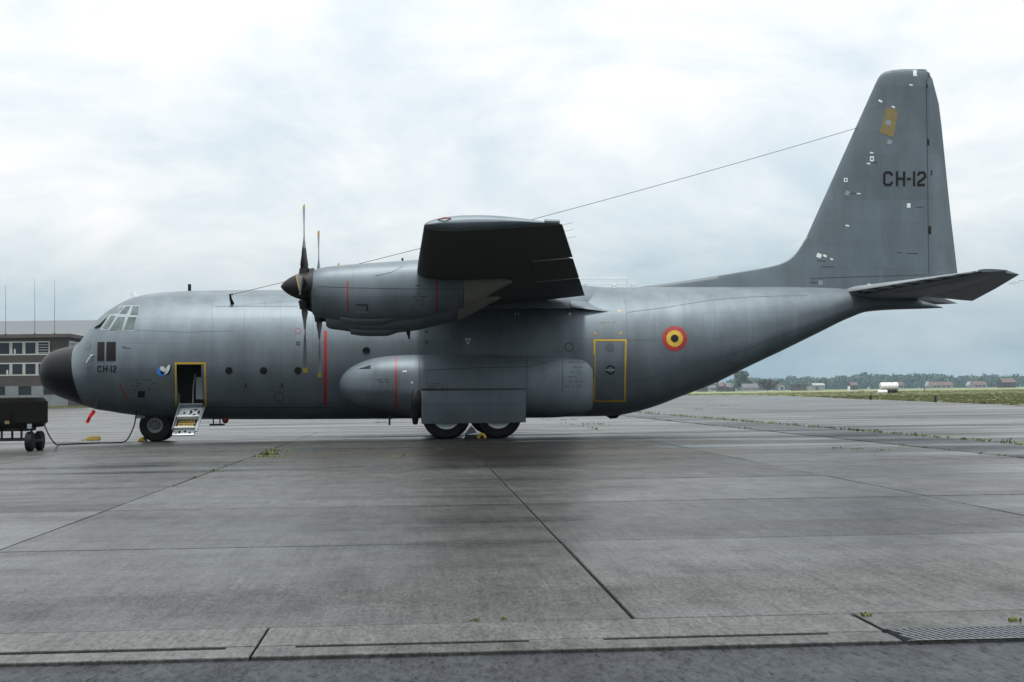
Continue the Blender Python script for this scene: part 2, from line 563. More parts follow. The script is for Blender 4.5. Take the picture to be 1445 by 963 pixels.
# grate on the right
gy0, gy1 = gnd(1350, 903)[1] , gnd(1350, 886.5)[1]
gslab(GXL + .01, 14, gy1 + .012, -36.89)
gslab(GXL + .01, 14, -37.82, gy0 - .012)
M['grate'] = mat('grey_iron', (.075, .085, .10), .5, .4, .2, 20)
gr = thing('drain_grate', 'dark iron drain grate with slanted bars set in the concrete gutter', 'drain grate', ((GXL + 2.4), (gy0 + gy1) / 2, 0))
bm = NB()
gx0, gx1 = GXL - gr.location.x + .03, 2.0
hw = (gy1 - gy0) / 2
for y in (-hw, -.006, hw - .012):
    box(bm, gx0, gx1, y, y + .012, -.05, .004)
obj('frame', bm, M['grate'], gr)
bm = NB(); box(bm, gx0 - .05, gx1, -hw, hw, -.2, -.12); obj('drain_floor', bm, M['ink'], gr)
bar_me = None
for row, (ya, yb) in enumerate(((-hw + .013, -.007), (.007, hw - .001))):
    k = 0
    x = gx0 + .03
    while x < gx1 - .05:
        if bar_me is None:
            bm = NB()
            L = yb - ya
            vs = box(bm, -.010, .010, ya, yb, -.04, .002)
            for v in bm.verts:
                v.co.x += (v.co.y - ya) / L * -.05
                v.co.y -= ya
            o = obj('bar', bm, M['grate'], gr)
            bar_me = o.data
        else:
            o = bpy.data.objects.new('bar', bar_me)
            COL.objects.link(o); o.parent = gr
        o.location = (x + .03, ya, 0)
        x += .042

# ================================================================== AIRCRAFT
AC = thing('transport_aircraft', 'grey four engined turboprop transport aircraft marked CH-12 parked on the wet apron', 'aircraft')

# ---- fuselage
ST = [(58, 525, 528, .04), (59.5, 515, 540, .36), (63, 507, 546.5, .58), (69, 500.5, 552, .80), (78, 495.5, 557, 1.02), (92, 491, 563, 1.26), (106, 488, 568, 1.43), (115, 485, 571.5, 1.52),
      (124, 474, 574, 1.61), (132, 463, 576.5, 1.68), (140, 453, 578.5, 1.74), (150, 443.5, 580, 1.80), (160, 436, 581.5, 1.86), (175, 427, 584, 1.93),
      (190, 420.5, 586, 1.99), (215, 415, 589, 2.06), (240, 412.5, 590.5, 2.10), (270, 411, 591.5, 2.13), (330, 410, 592, 2.14), (430, 409.5, 592, 2.14), (520, 409, 591.5, 2.14),
      (700, 407, 589.5, 2.14), (830, 406, 588, 2.14), (866, 406, 587, 2.13), (890, 406, 582.5, 2.12), (920, 405.8, 574, 2.09), (950, 405.5, 562.5, 2.05), (1000, 405.5, 543, 1.93), (1050, 405.5, 518.5, 1.74),
      (1100, 405.5, 495, 1.48), (1150, 406, 471, 1.15), (1190, 407, 452, .86), (1225, 409, 440, .62), (1265, 415, 437, .42), (1300, 424, 436, .24), (1331, 433.5, 434.8, .03)]
sX = [at(s[0], 480, 0)[0] for s in ST]
sT = [at(s[0], s[1], 0)[1] for s in ST]
sB = [at(s[0], s[2], 0)[1] for s in ST]
sW = [s[3] for s in ST]
XREAR = at(880, 480, 0)[0]
XEND = sX[-1]
def section(X, n=72):
    zt, zb, w = pchip(sX, sT, X), pchip(sX, sB, X), pchip(sX, sW, X)
    h = zt - zb
    rear = min(1, max(0, (X - XREAR) / 5.0))
    nose = min(1, max(0, (-8.0 - X) / 3))
    if rear <= 0 and nose <= 0:
        zc = zt - 2.05
    else:
        zc = (zt - min(2.05, h * .52)) if nose > 0 else zt - (2.05 * (1 - rear) + (h * .55) * rear) if h > 3.6 else zt - h * (.52 + .03 * rear)
    nl = 2.3 + .9 * rear - .2 * nose
    nu = 2.05 - .0 * rear
    ring = []
    for k in range(n):
        a = 2 * PI * k / n
        s, c = math.sin(a), math.cos(a)
        if c >= 0:
            y = w * math.copysign(abs(s) ** (2 / nu), s); z = zc + (zt - zc) * abs(c) ** (2 / nu)
        else:
            y = w * math.copysign(abs(s) ** (2 / nl), s); z = zc - (zc - zb) * abs(c) ** (2 / nl)
        ring.append((X, y, z))
    return ring
XS = list(np.concatenate([np.linspace(sX[0], sX[0] + .5, 14), np.linspace(sX[0] + .56, -8.0, 40), np.linspace(-7.8, 6.6, 46), np.linspace(6.8, XEND, 60)]))
bm = NB()
rings(bm, [section(x) for x in XS])
# cut the radome off along its slanted joint
pa, pb = at(112, 486, 0), at(127.5, 575, 0)
jn = Vector((pb[1] - pa[1], 0, -(pb[0] - pa[0]))).normalized()
if jn.x < 0: jn = -jn
jc = Vector((pa[0], 0, pa[1]))
bm2 = bm.copy()
bmesh.ops.bisect_plane(bm, geom=bm.verts[:] + bm.edges[:] + bm.faces[:], plane_co=jc, plane_no=jn, clear_inner=True)
bmesh.ops.bisect_plane(bm2, geom=bm2.verts[:] + bm2.edges[:] + bm2.faces[:], plane_co=jc, plane_no=jn, clear_outer=True)
full = NB()
for x in (bm, bm2):
    tmp = bpy.data.meshes.new('tmp'); x.to_mesh(tmp); full.from_mesh(tmp); bpy.data.meshes.remove(tmp)
FUS = BVHTree.FromBMesh(full)
full.free()
# crew door opening on the near side
dl, du = hit(FUS, 249, 515)[0], hit(FUS, 288.5, 572)[0]
DX0, DX1, DZ0, DZ1 = dl.x, du.x, du.z, dl.z
for co, no in (((DX0, 0, 0), (1, 0, 0)), ((DX1, 0, 0), (1, 0, 0)), ((0, 0, DZ0), (0, 0, 1)), ((0, 0, DZ1), (0, 0, 1))):
    bmesh.ops.bisect_plane(bm, geom=bm.verts[:] + bm.edges[:] + bm.faces[:], plane_co=co, plane_no=no)
dead = [f for f in bm.faces if DX0 < f.calc_center_median().x < DX1 and DZ0 < f.calc_center_median().z < DZ1 and f.calc_center_median().y < 0]
bmesh.ops.delete(bm, geom=dead, context='FACES')
fus = obj('fuselage', bm, M['skin'], AC, 40)
rad = obj('radome', bm2, M['radome'], AC, 40)

# cabin seen through the open door
bm = NB()
yw = -1.72
y1 = -.5
def quad(bm, *p, mi=0):
    f = bm.faces.new([bm.verts.new(q) for q in p]); f.material_index = mi
e = .004
quad(bm, (DX0 - .3, y1, DZ0 - .1), (DX1 + .6, y1, DZ0 - .1), (DX1 + .6, y1, DZ1 + .2), (DX0 - .3, y1, DZ1 + .2))
quad(bm, (DX0 - .3, yw + .08, DZ0 + .02), (DX1 + .6, yw + .08, DZ0 + .02), (DX1 + .6, y1, DZ0 + .02), (DX0 - .3, y1, DZ0 + .02))
quad(bm, (DX0 - .3, yw + .3, DZ1 + .2), (DX1 + .6, yw + .3, DZ1 + .2), (DX1 + .6, y1, DZ1 + .2), (DX0 - .3, y1, DZ1 + .2))
quad(bm, (DX0 - .3, yw + .2, DZ0 + .02), (DX0 - .3, y1, DZ0 + .02), (DX0 - .3, y1, DZ1 + .2), (DX0 - .3, yw + .2, DZ1 + .2))
quad(bm, (DX1 + .6, yw + .2, DZ0 + .02), (DX1 + .6, y1, DZ0 + .02), (DX1 + .6, y1, DZ1 + .2), (DX1 + .6, yw + .2, DZ1 + .2))
cab = obj('cabin_interior', bm, M['cabin'], AC)
bm = NB(); box(bm, DX1 - .26, DX1 - .02, -1.45, -1.43, DZ0 + .18, DZ0 + .85)
obj('cabin_panel', bm, M['frame'], cab)
bm = NB(); tube(bm, [(DX1 - .34, -1.55, DZ0 + .02), (DX1 - .33, -1.5, DZ0 + .55), (DX1 - .27, -1.5, DZ0 + .95)], .02)
obj('grab_pole', bm, M['frame'], cab)
# jamb: the skin's thickness round the opening
bm = NB()
for (xa, za, xb, zb_) in ((DX0, DZ0, DX0, DZ1), (DX1, DZ0, DX1, DZ1), (DX0, DZ1, DX1, DZ1), (DX0, DZ0, DX1, DZ0)):
    n = 8
    for k in range(n):
        q = []
        for s in (k / n, (k + 1) / n):
            X, Z = xa + (xb - xa) * s, za + (zb_ - za) * s
            lo, _, _, _ = FUS.ray_cast(Vector((X, -9, Z)), Vector((0, 1, 0)))
            q.append((Vector((X, lo.y + .002, Z)), Vector((X, lo.y + .10, Z))))
        quad(bm, q[0][0], q[1][0], q[1][1], q[0][1])
obj('door_jamb', bm, M['steel'], AC)

def fd(name, polys, m, off=.005, parent=None, label=None, cell=5, tree=None):
    return drape(name, polys, tree or FUS, m, parent or fus, off, cell, label)

# yellow door surround (just outside the opening)
fd('door_surround', [[(246.5, 511.5), (290.5, 511.5), (290.3, 514.2), (246.7, 514.2)], [(246.7, 514.2), (249, 514.2), (249.6, 574), (247.6, 574)], [(288.0, 514.2), (290.3, 514.2), (291.5, 574), (289.2, 574)]], M['yellow'], .006)

# cockpit glazing
def z4(p): return [(100 + x * .12461, 420 + y * .12461) for x, y in p]
fd('canopy_frame', [z4([(560, 92), (790, 92), (752, 208), (490, 190)]), z4([(490, 190), (752, 208), (720, 382), (330, 366), (440, 190)])], M['frame'], .006, label='light grey framing between the cockpit panes')
panes = [[(462, 204), (506, 216), (420, 362), (358, 350)], [(535, 224), (615, 224), (577, 366), (440, 370)], [(652, 224), (742, 224), (715, 366), (600, 366)],
         [(562, 108), (590, 108), (525, 183), (490, 176)], [(615, 106), (675, 103), (632, 185), (550, 185)], [(702, 101), (775, 101), (756, 200), (674, 200)],
         [(398, 186), (436, 192), (330, 332), (285, 338)]]
for p in panes:
    fd('cockpit_pane', [z4(p)], M['glass'], .012, cell=3)
for p in ([(303, 505), (383, 505), (378, 718), (300, 718)], [(405, 503), (510, 503), (508, 718), (402, 718)]):
    fd('nose_window', [z4(p)], M['ink'], .012, label='dark lower window beside the pilot seat')
fd('nose_pane', [z4([(185, 500), (230, 503), (210, 595), (150, 590)])], M['seam'], .01)
h1, h2, h3 = [hit(FUS, *p)[0] for p in z4([(402, 245), (330, 325), (275, 350)])]
bm = NB(); tube(bm, [h1 + Vector((0, -.04, .03)), h2 + Vector((0, -.05, .03)), h3 + Vector((0, -.03, .01))], [.012, .028, .02])
obj('windscreen_wiper', bm, M['ink'], fus)

for x, y, r in ((323, 523.5, 6), (372, 523.5, 6), (420.5, 523.5, 6), (517, 495.5, 6.2)):
    w = fd('porthole', disc(x, y, r, 24, r * .86), M['seam'], .008, cell=4)
    fd('pane', disc(x, y, r * .86, 24), M['darkglass'], .006, parent=w, cell=4)
fd('covered_porthole', disc(803, 490, 6.3, 24, 5.2), M['stencil'], .006)

# letters
def glyph(ch):
    if ch == 'C': return [[(1, .26), (1, .16), (.8, 0), (.2, 0), (0, .16), (0, .84), (.2, 1), (.8, 1), (1, .84), (1, .74)]]
    if ch == '1': return [[(0, 0), (0, 1)]]
    if ch == '2': return [[(0, .26), (0, .16), (.2, 0), (.8, 0), (1, .16), (1, .38), (0, .80), (0, 1), (1, 1)]]
    if ch == '-': return [[(0, .55), (1, .55)]]
def letters(spec, y0, y1, w):
    o = []
    for ch, xa, xb in spec:
        if ch == 'H':
            o += [[(xa, y0), (xa + w, y0), (xa + w, y1), (xa, y1)], [(xb - w, y0), (xb, y0), (xb, y1), (xb - w, y1)]]
            ym = (y0 + y1) / 2
            o += [[(xa + w, ym - w/2), (xb - w, ym - w/2), (xb - w, ym + w/2), (xa + w, ym + w/2)]]
            continue
        if ch == '1':
            o += [[(xa, y0), (xb, y0), (xb, y1), (xa, y1)]]; continue
        if ch == '-':
            ym = (y0 + y1) / 2 + .5
            o += [[(xa, ym - w*.45), (xb, ym - w*.45), (xb, ym + w*.45), (xa, ym + w*.45)]]; continue
        for st in glyph(ch):
            o += ribbon([(xa + w/2 + (xb - xa - w) * u, y0 + w/2 + (y1 - y0 - w) * v) for u, v in st], w)
    return o
fd('registration_marking', letters((('C', 137.5, 143.5), ('H', 145.5, 151.8), ('-', 153.0, 155.0), ('1', 156.3, 158.0), ('2', 159.5, 164.5)), 516, 525.6, 1.75), M['ink'], .006, label='black CH-12 lettering below the nose windows')

# roundel and emblem
rl = fd('roundel', disc(952, 478, 17.6, 40, 11.6), M['red'], .006, label='red, yellow and black roundel on the rear fuselage')
fd('roundel_ring', disc(952, 478, 11.6, 40, 5.6), M['yellow'], .006, parent=fus)
fd('roundel_centre', disc(952, 478, 5.6, 24), M['ink'], .006, parent=fus)
def z3(p): return [(180 + x * .13502, 490 + y * .13502) for x, y in p]
fd('squadron_emblem', disc(227.6, 524.3, 6.6, 26), M['blue'], .005, label='blue disc emblem with a white bird wing')
fd('emblem_wing', [z3(q) for q in ([(338, 225), (352, 200), (385, 208), (398, 235), (392, 262), (372, 252), (350, 246)], [(398, 228), (425, 190), (448, 185), (440, 235), (416, 275), (385, 293), (398, 262)])], M['white'], .009)
fd('emblem_black', [z3(q) for q in ([(448, 185), (458, 187), (452, 245), (430, 288), (392, 296), (416, 275), (440, 235)], [(340, 240), (372, 262), (380, 290), (350, 280)])], M['ink'], .009)  # black areas of the emblem print

# red propeller warning stripe
fd('warning_stripe', [[(457, 467), (461.5, 467), (461.3, 572), (456.8, 572)]], M['red'], .006, label='red propeller warning stripe')
fd('red_stripe', [ribbon([(168.5, 541), (174, 553), (180, 563)], 1.8)][0], M['red'], .006)
fd('red_circle', disc(420.6, 467, 4, 20, 3.2), M['red'], .006)
fd('filler_cap', disc(420.5, 485, 3, 16, 1.4), M['stencil'], .006)

# paratroop door on the left side aft
pd = fd('paratroop_door', [[(840.5, 482.5), (881.5, 482.5), (880.5, 564), (839.5, 564)]], M['skin'], .012)
fd('yellow_outline', [[(837.5, 479.2), (884.2, 479.2), (884.2, 481.8), (837.5, 481.8)], [(837.5, 481.8), (840.2, 481.8), (840.0, 501), (837.6, 501)], [(881.8, 481.8), (884.2, 481.8), (882.8, 564.6), (880.4, 564.6)], [(837.8, 564.6), (882.8, 564.6), (882.8, 567), (837.5, 567)], [(837.6, 533), (839.9, 533), (839.4, 564.6), (837.0, 564.6)], [(839.2, 501), (840.3, 501), (840.1, 533), (838.9, 533)]], M['yellow'], .016, parent=pd)
fd('door_window', disc(861, 490, 5.8, 24), M['seam'], .02, parent=pd)
hd = fd('door_handle', disc(861.5, 522, 6.6, 24, 4.6), M['ink'], .02, parent=pd)
fd('handle_grip', [[(855, 521), (868, 521), (868, 523.2), (855, 523.2)]], M['frame'], .024, parent=pd)
def z5(p): return [(720 + x * .2493, 380 + y * .2493) for x, y in p]
fd('rescue_marking', ribbon(z5([(472, 244), (472, 234), (486, 233)]), 1.6) + ribbon(z5([(608, 236), (620, 237), (620, 248)]), 1.6) + ribbon(z5([(478, 356), (478, 366), (492, 367)]), 1.6) + ribbon(z5([(628, 354), (628, 365), (616, 365)]), 1.6), M['yellow'], .006, label='yellow corner marks of the cut-in area')
fd('rescue_line', [[(z5([(x, 300)])[0]), (z5([(x + 14, 299)])[0]), (z5([(x + 14, 304)])[0]), (z5([(x, 305)])[0])] for x in (508, 528, 550, 578)], M['dullyellow'], .006)

# seams and small stencils on the skin
def seam(pts, w=.7, m='seam', tree=None, parent=None):
    return fd('panel_seam', ribbon(pts, w), M[m], .004, tree=tree, parent=parent)
seam([(885, 541), (930, 531), (980, 517), (1030, 501), (1080, 482.5), (1140, 460), (1200, 438)], 1.0)
seam([(886, 441), (940, 434), (1000, 424), (1060, 419), (1140, 417)], .8)
seam([(880, 410), (884, 440), (885, 480)], .7); seam([(884, 480), (925, 480)], .6)
seam([(303, 432.5), (420, 432.5)], .7); seam([(185, 466), (260, 469), (330, 467)], .5)
seam([(285, 575.5), (470, 575.5)], .9, 'stencil')
for x in (923, 965, 1008, 1052, 1096):
    seam([(x, 420), (x + 1, 460), (x, 500)], .45)
for x in (300, 345, 396, 441):
    seam([(x, 425), (x, 470), (x, 560)], .4)
rnd = random.Random(3)
def stencils(name, x0, y0, x1, y1, n, m='stencil', tree=None, parent=None, rows=4):
    q = []
    for i in range(n):
        x = rnd.uniform(x0, x1); y = y0 + (y1 - y0) * (rnd.randrange(rows) + .5) / rows
        w = rnd.uniform(2, 7); q.append([(x, y), (x + w, y), (x + w, y + .9), (x, y + .9)])
    kept = []
    for p in q:      # no overlaps
        if all(abs(p[0][1] - k[0][1]) > .9 or p[1][0] < k[0][0] or p[0][0] > k[1][0] for k in kept): kept.append(p)
    o = fd(name, kept, M[m], .004, tree=tree, parent=parent)
    o['kind'] = 'stuff'
    return o
stencils('stencil_lines', 222, 537, 240, 553, 14, 'dullyellow', rows=5)
stencils('stencil_lines', 178, 534, 214, 552, 12, rows=4)
stencils('stencil_lines', 170, 488.5, 182, 492, 4, rows=2)
for p in (((229, 555), (233, 558), (238, 556)),):
    fd('hook_mark', ribbon(p, 1), M['dullyellow'], .005)
for x in (347, 398):
    fd('jack_mark', [[(x - 4, 546), (x + 4, 546), (x + 4, 547), (x - 4, 547)], [(x - 1, 541), (x + 1, 541), (x + 1, 545), (x - 1, 545)]], M['ink'], .005)
fd('vent_circle', disc(394, 560, 7, 20, 6.2), M['stencil'], .005)
fd('ground_power_hatch', [[(195, 552), (205, 552), (204, 561), (194, 561)]], M['ink'], .005)
fd('triangle_mark', ribbon([(656.5, 478.5), (663.8, 478.5), (660.2, 485.6), (656.9, 479.4)], 1.1), M['white'], .006)
fd('bracket_mark', ribbon([(727, 442), (727, 445.5)], 1) + ribbon([(731.6, 442), (731.6, 445.5)], 1), M['white'], .006)
for y in (468.7, 483):
    fd('lamp_mark', disc(602, y, 2.4, 14, 1.2), M['stencil'], .006)

# ---- crew door with steps, folded down
sill = hit(FUS, 270, 575)[0]
cd0 = AC
hy, hz = sill.y - .02, DZ0 - .02
x0, x1 = DX0 + .0, DX1 - .03
by, bz = hy - .50, .22
lean = -.17                                    # the door hangs slightly towards the nose at its foot
ang = math.atan2(hz - bz, hy - by)
Ld = math.hypot(hz - bz, hy - by)
def dpt(u, v, w=0):
    """u across 0..1, v down the door 0..1, w out of the inner face"""
    X = x0 + (x1 - x0) * u + lean * v - .06 * v * u
    nyz = (-(hz - bz) / Ld, (hy - by) / Ld)
    return Vector((X, hy + (by - hy) * v + nyz[0] * w, hz + (bz - hz) * v + nyz[1] * w))
def dslab(bm, u0, u1, v0, v1, w0, w1, mi=0):
    vs = [bm.verts.new(dpt(u, v, w)) for u in (u0, u1) for v in (v0, v1) for w in (w0, w1)]
    for q in ((0, 1, 3, 2), (4, 6, 7, 5), (0, 4, 5, 1), (2, 3, 7, 6), (0, 2, 6, 4), (1, 5, 7, 3)):
        bm.faces.new([vs[i] for i in q]).material_index = mi
bm = NB(); dslab(bm, 0, 1, 0, 1, -.07, 0)
cd = obj('crew_door', bm, M['white'], AC, label='white crew door folded down as a stair')
bm = NB(); dslab(bm, .02, .98, .03, .06, .002, .20); obj('step', bm, M['frame'], cd)
bm = NB(); dslab(bm, .02, .98, .42, .45, .002, .16); obj('step', bm, M['white'], cd)
bm = NB(); dslab(bm, .02, .98, .78, .81, .002, .13); obj('step', bm, M['white'], cd)
for u0, u1 in ((0, .018), (.982, 1.10)):
    bm = NB(); dslab(bm, u0, u1, -.02, .90, .002, .22 if u0 == 0 else .05); obj('cheek_plate', bm, M['frame'], cd)
bm = NB(); dslab(bm, .05, .95, .47, .74, .001, .006); pl = obj('warning_plate', bm, M['ink'], cd, label='black plate with yellow lines of lettering')
bm = NB()
for v in (.515, .585, .655):
    u = .14
    while u < .86:
        w = rnd.uniform(.05, .12)
        dslab(bm, u, min(.88, u + w), v, v + .035, .008, .011); u += w + .03
obj('lettering', bm, M['yellow'], cd)
bm = NB()
for tri in (((.52, .13), (.66, .21), (.52, .33)), ((.98, .13), (.84, .21), (.98, .33)), ((.60, .12), (.90, .12), (.75, .18)), ((.60, .35), (.90, .35), (.75, .27))):
    f = bm.faces.new([bm.verts.new(dpt(u * .95, v, .004)) for u, v in tri])
for (u, v, r) in ((.26, .24, .05), (.3, .90, .06), (.55, .88, .055), (.78, .92, .045), (.16, .94, .035)):
    bm.faces.new([bm.verts.new(dpt(u + r * math.cos(a), v + r * .8 * math.sin(a), .004)) for a in [2*PI*k/14 for k in range(14)]])
obj('lightening_hole', bm, M['ink'], cd)
bm = NB(); tube(bm, [(DX0 - .02, hy - .04, DZ0 + .35), (DX0 - .02, hy - .05, DZ0), dpt(-.02, .5, .1)], .018)
obj('handrail', bm, M['frame'], cd)
bm = NB(); tube(bm, [(DX0 + .0, hy - .03, DZ0 + .02), (DX1 + .02, hy - .03, DZ0 + .02)], .03); obj('sill', bm, M['dullyellow'], AC)

# ---- landing gear
def wheel(name, X, Y, r, w, rr, rimm, parent, side=-1):
    bm = NB()
    p = [(-w/2, rr), (-w/2, rr + (r - rr) * .35), (-w/2 + w*.06, r * .90), (-w*.30, r * .975), (-w*.12, r), (0, r * 1.003), (w*.12, r), (w*.30, r * .975), (w/2 - w*.06, r * .90), (w/2, rr + (r - rr) * .35), (w/2, rr)]
    lathe(bm, p, (X, Y, r * .975), 'Y', 48, cap=False)
    for v in bm.verts:
        if v.co.z < .004: v.co.z = .004
    t = obj('wheel', bm, M['tyre'], parent, 35)
    bm = NB()
    q = [(.004, rr), (.014, rr * .97), (.012, rr * .86), (-.015, rr * .80), (-.05, rr * .76), (-.055, rr * .60)]
    lathe(bm, [(side * (w/2 + d), r_) for d, r_ in q], (X, Y, r * .975), 'Y', 36, cap=False)
    obj('rim', bm, rimm, t, 30)
    bm = NB()
    q = [(-.056, rr * .62), (-.03, rr * .56), (-.035, rr * .40), (.0, rr * .34), (.012, rr * .20), (.012, .01)]
    lathe(bm, [(side * (w/2 + d), r_) for d, r_ in q], (X, Y, r * .975), 'Y', 30)
    obj('hub', bm, M['hub'], t, 30)
    bm = NB()
    for k in range(9):
        a = 2 * PI * k / 9
        lathe(bm, [(side * (w/2 - .05), .024), (side * (w/2 - .012), .024)], (X + rr*.70*math.cos(a), Y, r*.975 + rr*.55*math.sin(a)), 'Y', 8)
    obj('wheel_bolts', bm, M['steel'], t)
    return t
NX = at(219, 600, -.5)[0]
for Y, s in ((-.36, -1), (.36, 1)):
    wheel('wheel', NX, Y, .505, .30, .235, M['rim'], AC, s)
bm = NB(); tube(bm, [(NX, -.3, .5), (NX, .3, .5)], .06, 12); tube(bm, [(NX, 0, .5), (NX + .06, 0, 1.4)], .085, 14); tube(bm, [(NX + .05, -.06, .6), (NX + .75, -.06, 1.05)], .035)
obj('nose_gear_leg', bm, M['steel'], AC, 40)
bm = NB()
zb_ = at(200, 586, -.4)[1]
box(bm, NX - .60, NX - .30, -.5, -.47, zb_ - .10, zb_ + .18, bevel=.01)
obj('nose_gear_door', bm, M['rim'], AC)
MX = [at(630, 590, -2.65)[0], at(703, 590, -2.65)[0]]
for X in MX:
    for Y, s in ((-2.40, -1), (2.40, 1)):
        wheel('wheel', X, Y, .72, .50, .415, M['rimw'], AC, s)
for Y in (-2.05, 2.05):
    bm = NB()
    for X in MX:
        tube(bm, [(X, Y, .70), (X, Y, 1.7)], .11, 14); tube(bm, [(X, Y - .2, .70), (X, Y + .2, .70)], .07, 12)
    tube(bm, [(MX[0], Y, .62), (MX[1], Y, .62)], .05)
    obj('main_gear_leg', bm, M['steel'], AC, 40)

# ---- landing gear pods
PD = [(475, 541, 546, .05), (477, 534, 552, .25), (483, 524, 561, .47), (495, 514.5, 568.5, .68), (512, 507, 574.5, .85), (535, 501.5, 579.5, .97), (560, 499, 584, 1.02), (590, 498, 590, 1.05), (665, 498, 591, 1.06), (740, 499, 590.5, 1.06),
      (780, 499.5, 590, 1.00), (800, 500.5, 589, .90), (818, 501.5, 587, .74), (832, 502.5, 583, .56), (840, 504, 578, .40)]
for sgn in (-1, 1):
    bm = NB()
    xs = [at(p[0], 540, -2.7)[0] for p in PD]; zt = [at(p[0], p[1], -2.55)[1] for p in PD]; zb = [at(p[0], p[2], -2.3)[1] for p in PD]; ww = [p[3] for p in PD]
    rs = []
    for X in list(np.linspace(xs[0], xs[0] + .25, 8)) + list(np.linspace(xs[0] + .3, xs[-1], 64)):
        t, b, w = pchip(xs, zt, X), pchip(xs, zb, X), pchip(xs, ww, X)
        zc = b + (t - b) * .47
        ring = []
        for k in range(48):
            a = 2 * PI * k / 48
            s, c = math.sin(a), math.cos(a)
            n = 2.4
            ring.append((X, sgn * 1.72 + w * math.copysign(abs(s) ** (2 / n), s), zc + ((t - zc) if c > 0 else (zc - b)) * math.copysign(abs(c) ** (2 / n), c)))
        rs.append(ring)
    rings(bm, rs)
    # wheel bay: the floor of the pod is open between the doors
    wx0, wx1 = MX[0] - .82, MX[1] + .80
    zf = at(660, 574, -2.4)[1]
    for co, no in (((wx0, 0, 0), (1, 0, 0)), ((wx1, 0, 0), (1, 0, 0)), ((0, 0, zf), (0, 0, 1))):
        bmesh.ops.bisect_plane(bm, geom=bm.verts[:] + bm.edges[:] + bm.faces[:], plane_co=co, plane_no=no)
    bmesh.ops.delete(bm, geom=[f for f in bm.faces if wx0 < f.calc_center_median().x < wx1 and f.calc_center_median().z < zf], context='FACES')
    pod = obj('landing_gear_pod', bm, M['pod'], AC, 40)
    # outer gear door
    dz = [at(668, y, -2.85)[1] for y in (551, 556, 570, 584, 597.5)]
    dy = [-2.80, -2.845, -2.86, -2.84, -2.78]
    gx0, gx1 = at(594.5, 575, -2.85)[0], at(742, 575, -2.85)[0]
    bm = NB()
    rings(bm, [[(x, sgn * -y, z) for y, z in zip(dy, dz)] + [(x, sgn * -(y + .035), z) for y, z in zip(dy[::-1], dz[::-1])] for x in np.linspace(gx0, gx1, 6)])
    gd = obj('gear_door', bm, M['pod'], AC, 50)
    if sgn < 0:
        POD = bvh(pod)
        podo = pod
        GD = bvh(gd)
        fd('door_fold', [[(596, 571), (741, 569), (741, 570), (596, 572)]], M['seam'], .005, tree=GD, parent=gd)
fd('warning_stripe', [[(557.3, 501), (560, 501), (560.6, 576), (558.2, 576)]], M['red'], .006, tree=POD, parent=podo)
fd('air_inlet', [[(505.5, 521), (523, 515.5), (523, 521)]], M['ink'], .006, tree=POD, parent=podo)
fd('door_gap_shade', [[(595, 548.6), (742, 548.6), (742, 552), (595, 552)]], M['stencil'], .006, tree=POD, parent=podo)  # flat dark strip painted as the shade in the gap above the door
for x in (592, 743.5, 794):
    fd('panel_seam', ribbon([(x, 502), (x, 550 if x < 760 else 555)], .7), M['stencil'], .005, tree=POD, parent=podo)
fd('panel_seam', ribbon([(597, 523), (680, 519), (745, 518), (785, 508)], .6), M['stencil'], .005, tree=POD, parent=podo)
fd('panel_seam', ribbon([(530, 520), (529, 545)], .5), M['seam'], .005, tree=POD, parent=podo)
stencils('stencil_lines', 531, 534, 550, 541, 8, tree=POD, parent=podo, rows=2)
stencils('stencil_lines', 524, 550, 548, 558, 6, tree=POD, parent=podo, rows=2)
stencils('stencil_lines', 600, 540, 636, 549, 14, tree=POD, parent=podo, rows=3)
stencils('stencil_lines', 797, 508, 820, 548, 22, tree=POD, parent=podo, rows=6)
fd('data_plate', [[(568, 523.5), (574, 523.0), (574, 525), (568, 525.4)]], M['white'], .005, tree=POD, parent=podo)
fd('data_plate', [[(579, 540), (582.5, 538), (582.5, 542)]], M['white'], .005, tree=POD, parent=podo)
bm = NB()
a, b = at(588, 552, -2.9), at(586, 599, -2.75)
tube(bm, [(a[0], -2.80, a[1]), (a[0] - .02, -2.84, a[1] - .12), (a[0] - .02, -2.86, a[1] - .32), (b[0], -2.6, b[1] + .25), (b[0], -2.55, b[1])], [.10, .15, .16, .12, .07], 12)
obj('tyre_well_fairing', bm, M['steel'], AC, 40)
bm = NB(); a = at(549.5, 590, -2.3); tube(bm, [(a[0], -2.2, a[1] + .05), (a[0], -2.2, a[1] - .22)], .03); obj('drain_mast', bm, M['steel'], AC)

# ---- wings
def airfoil(c, t, n=22, x0=0., x1=1.):
    """closed NACA-style outline between chord fractions: top from back to front, then underside"""
    def th(x): return 5 * t * (.2969 * math.sqrt(x) - .126 * x - .3516 * x**2 + .2843 * x**3 - .1036 * x**4)
    xs = [x0 + (x1 - x0) * (1 - math.cos(PI * k / n)) / 2 for k in range(n + 1)]
    camb = lambda x: .02 * (4 * x * (1 - x))
    if x0 == 0:
        return [(x * c, (camb(x) + th(x)) * c) for x in xs[::-1]] + [(x * c, (camb(x) - th(x)) * c) for x in xs[1:]]
    return [(x * c, (camb(x) + th(x)) * c) for x in xs[::-1]] + [(x * c, (camb(x) - th(x)) * c) for x in xs]
YT = 20.2
def wing_at(y):
    s = (y - 2.1) / (YT - 2.1)
    le = pchip([0, 10.1, YT], [-.06, -.02, .12], y)
    te = 5.05 + (2.55 - 5.05) * s
    z = 4.30 + .01 * s
    tk = .17 + (.115 - .17) * max(0, s)
    return le, te, z, tk
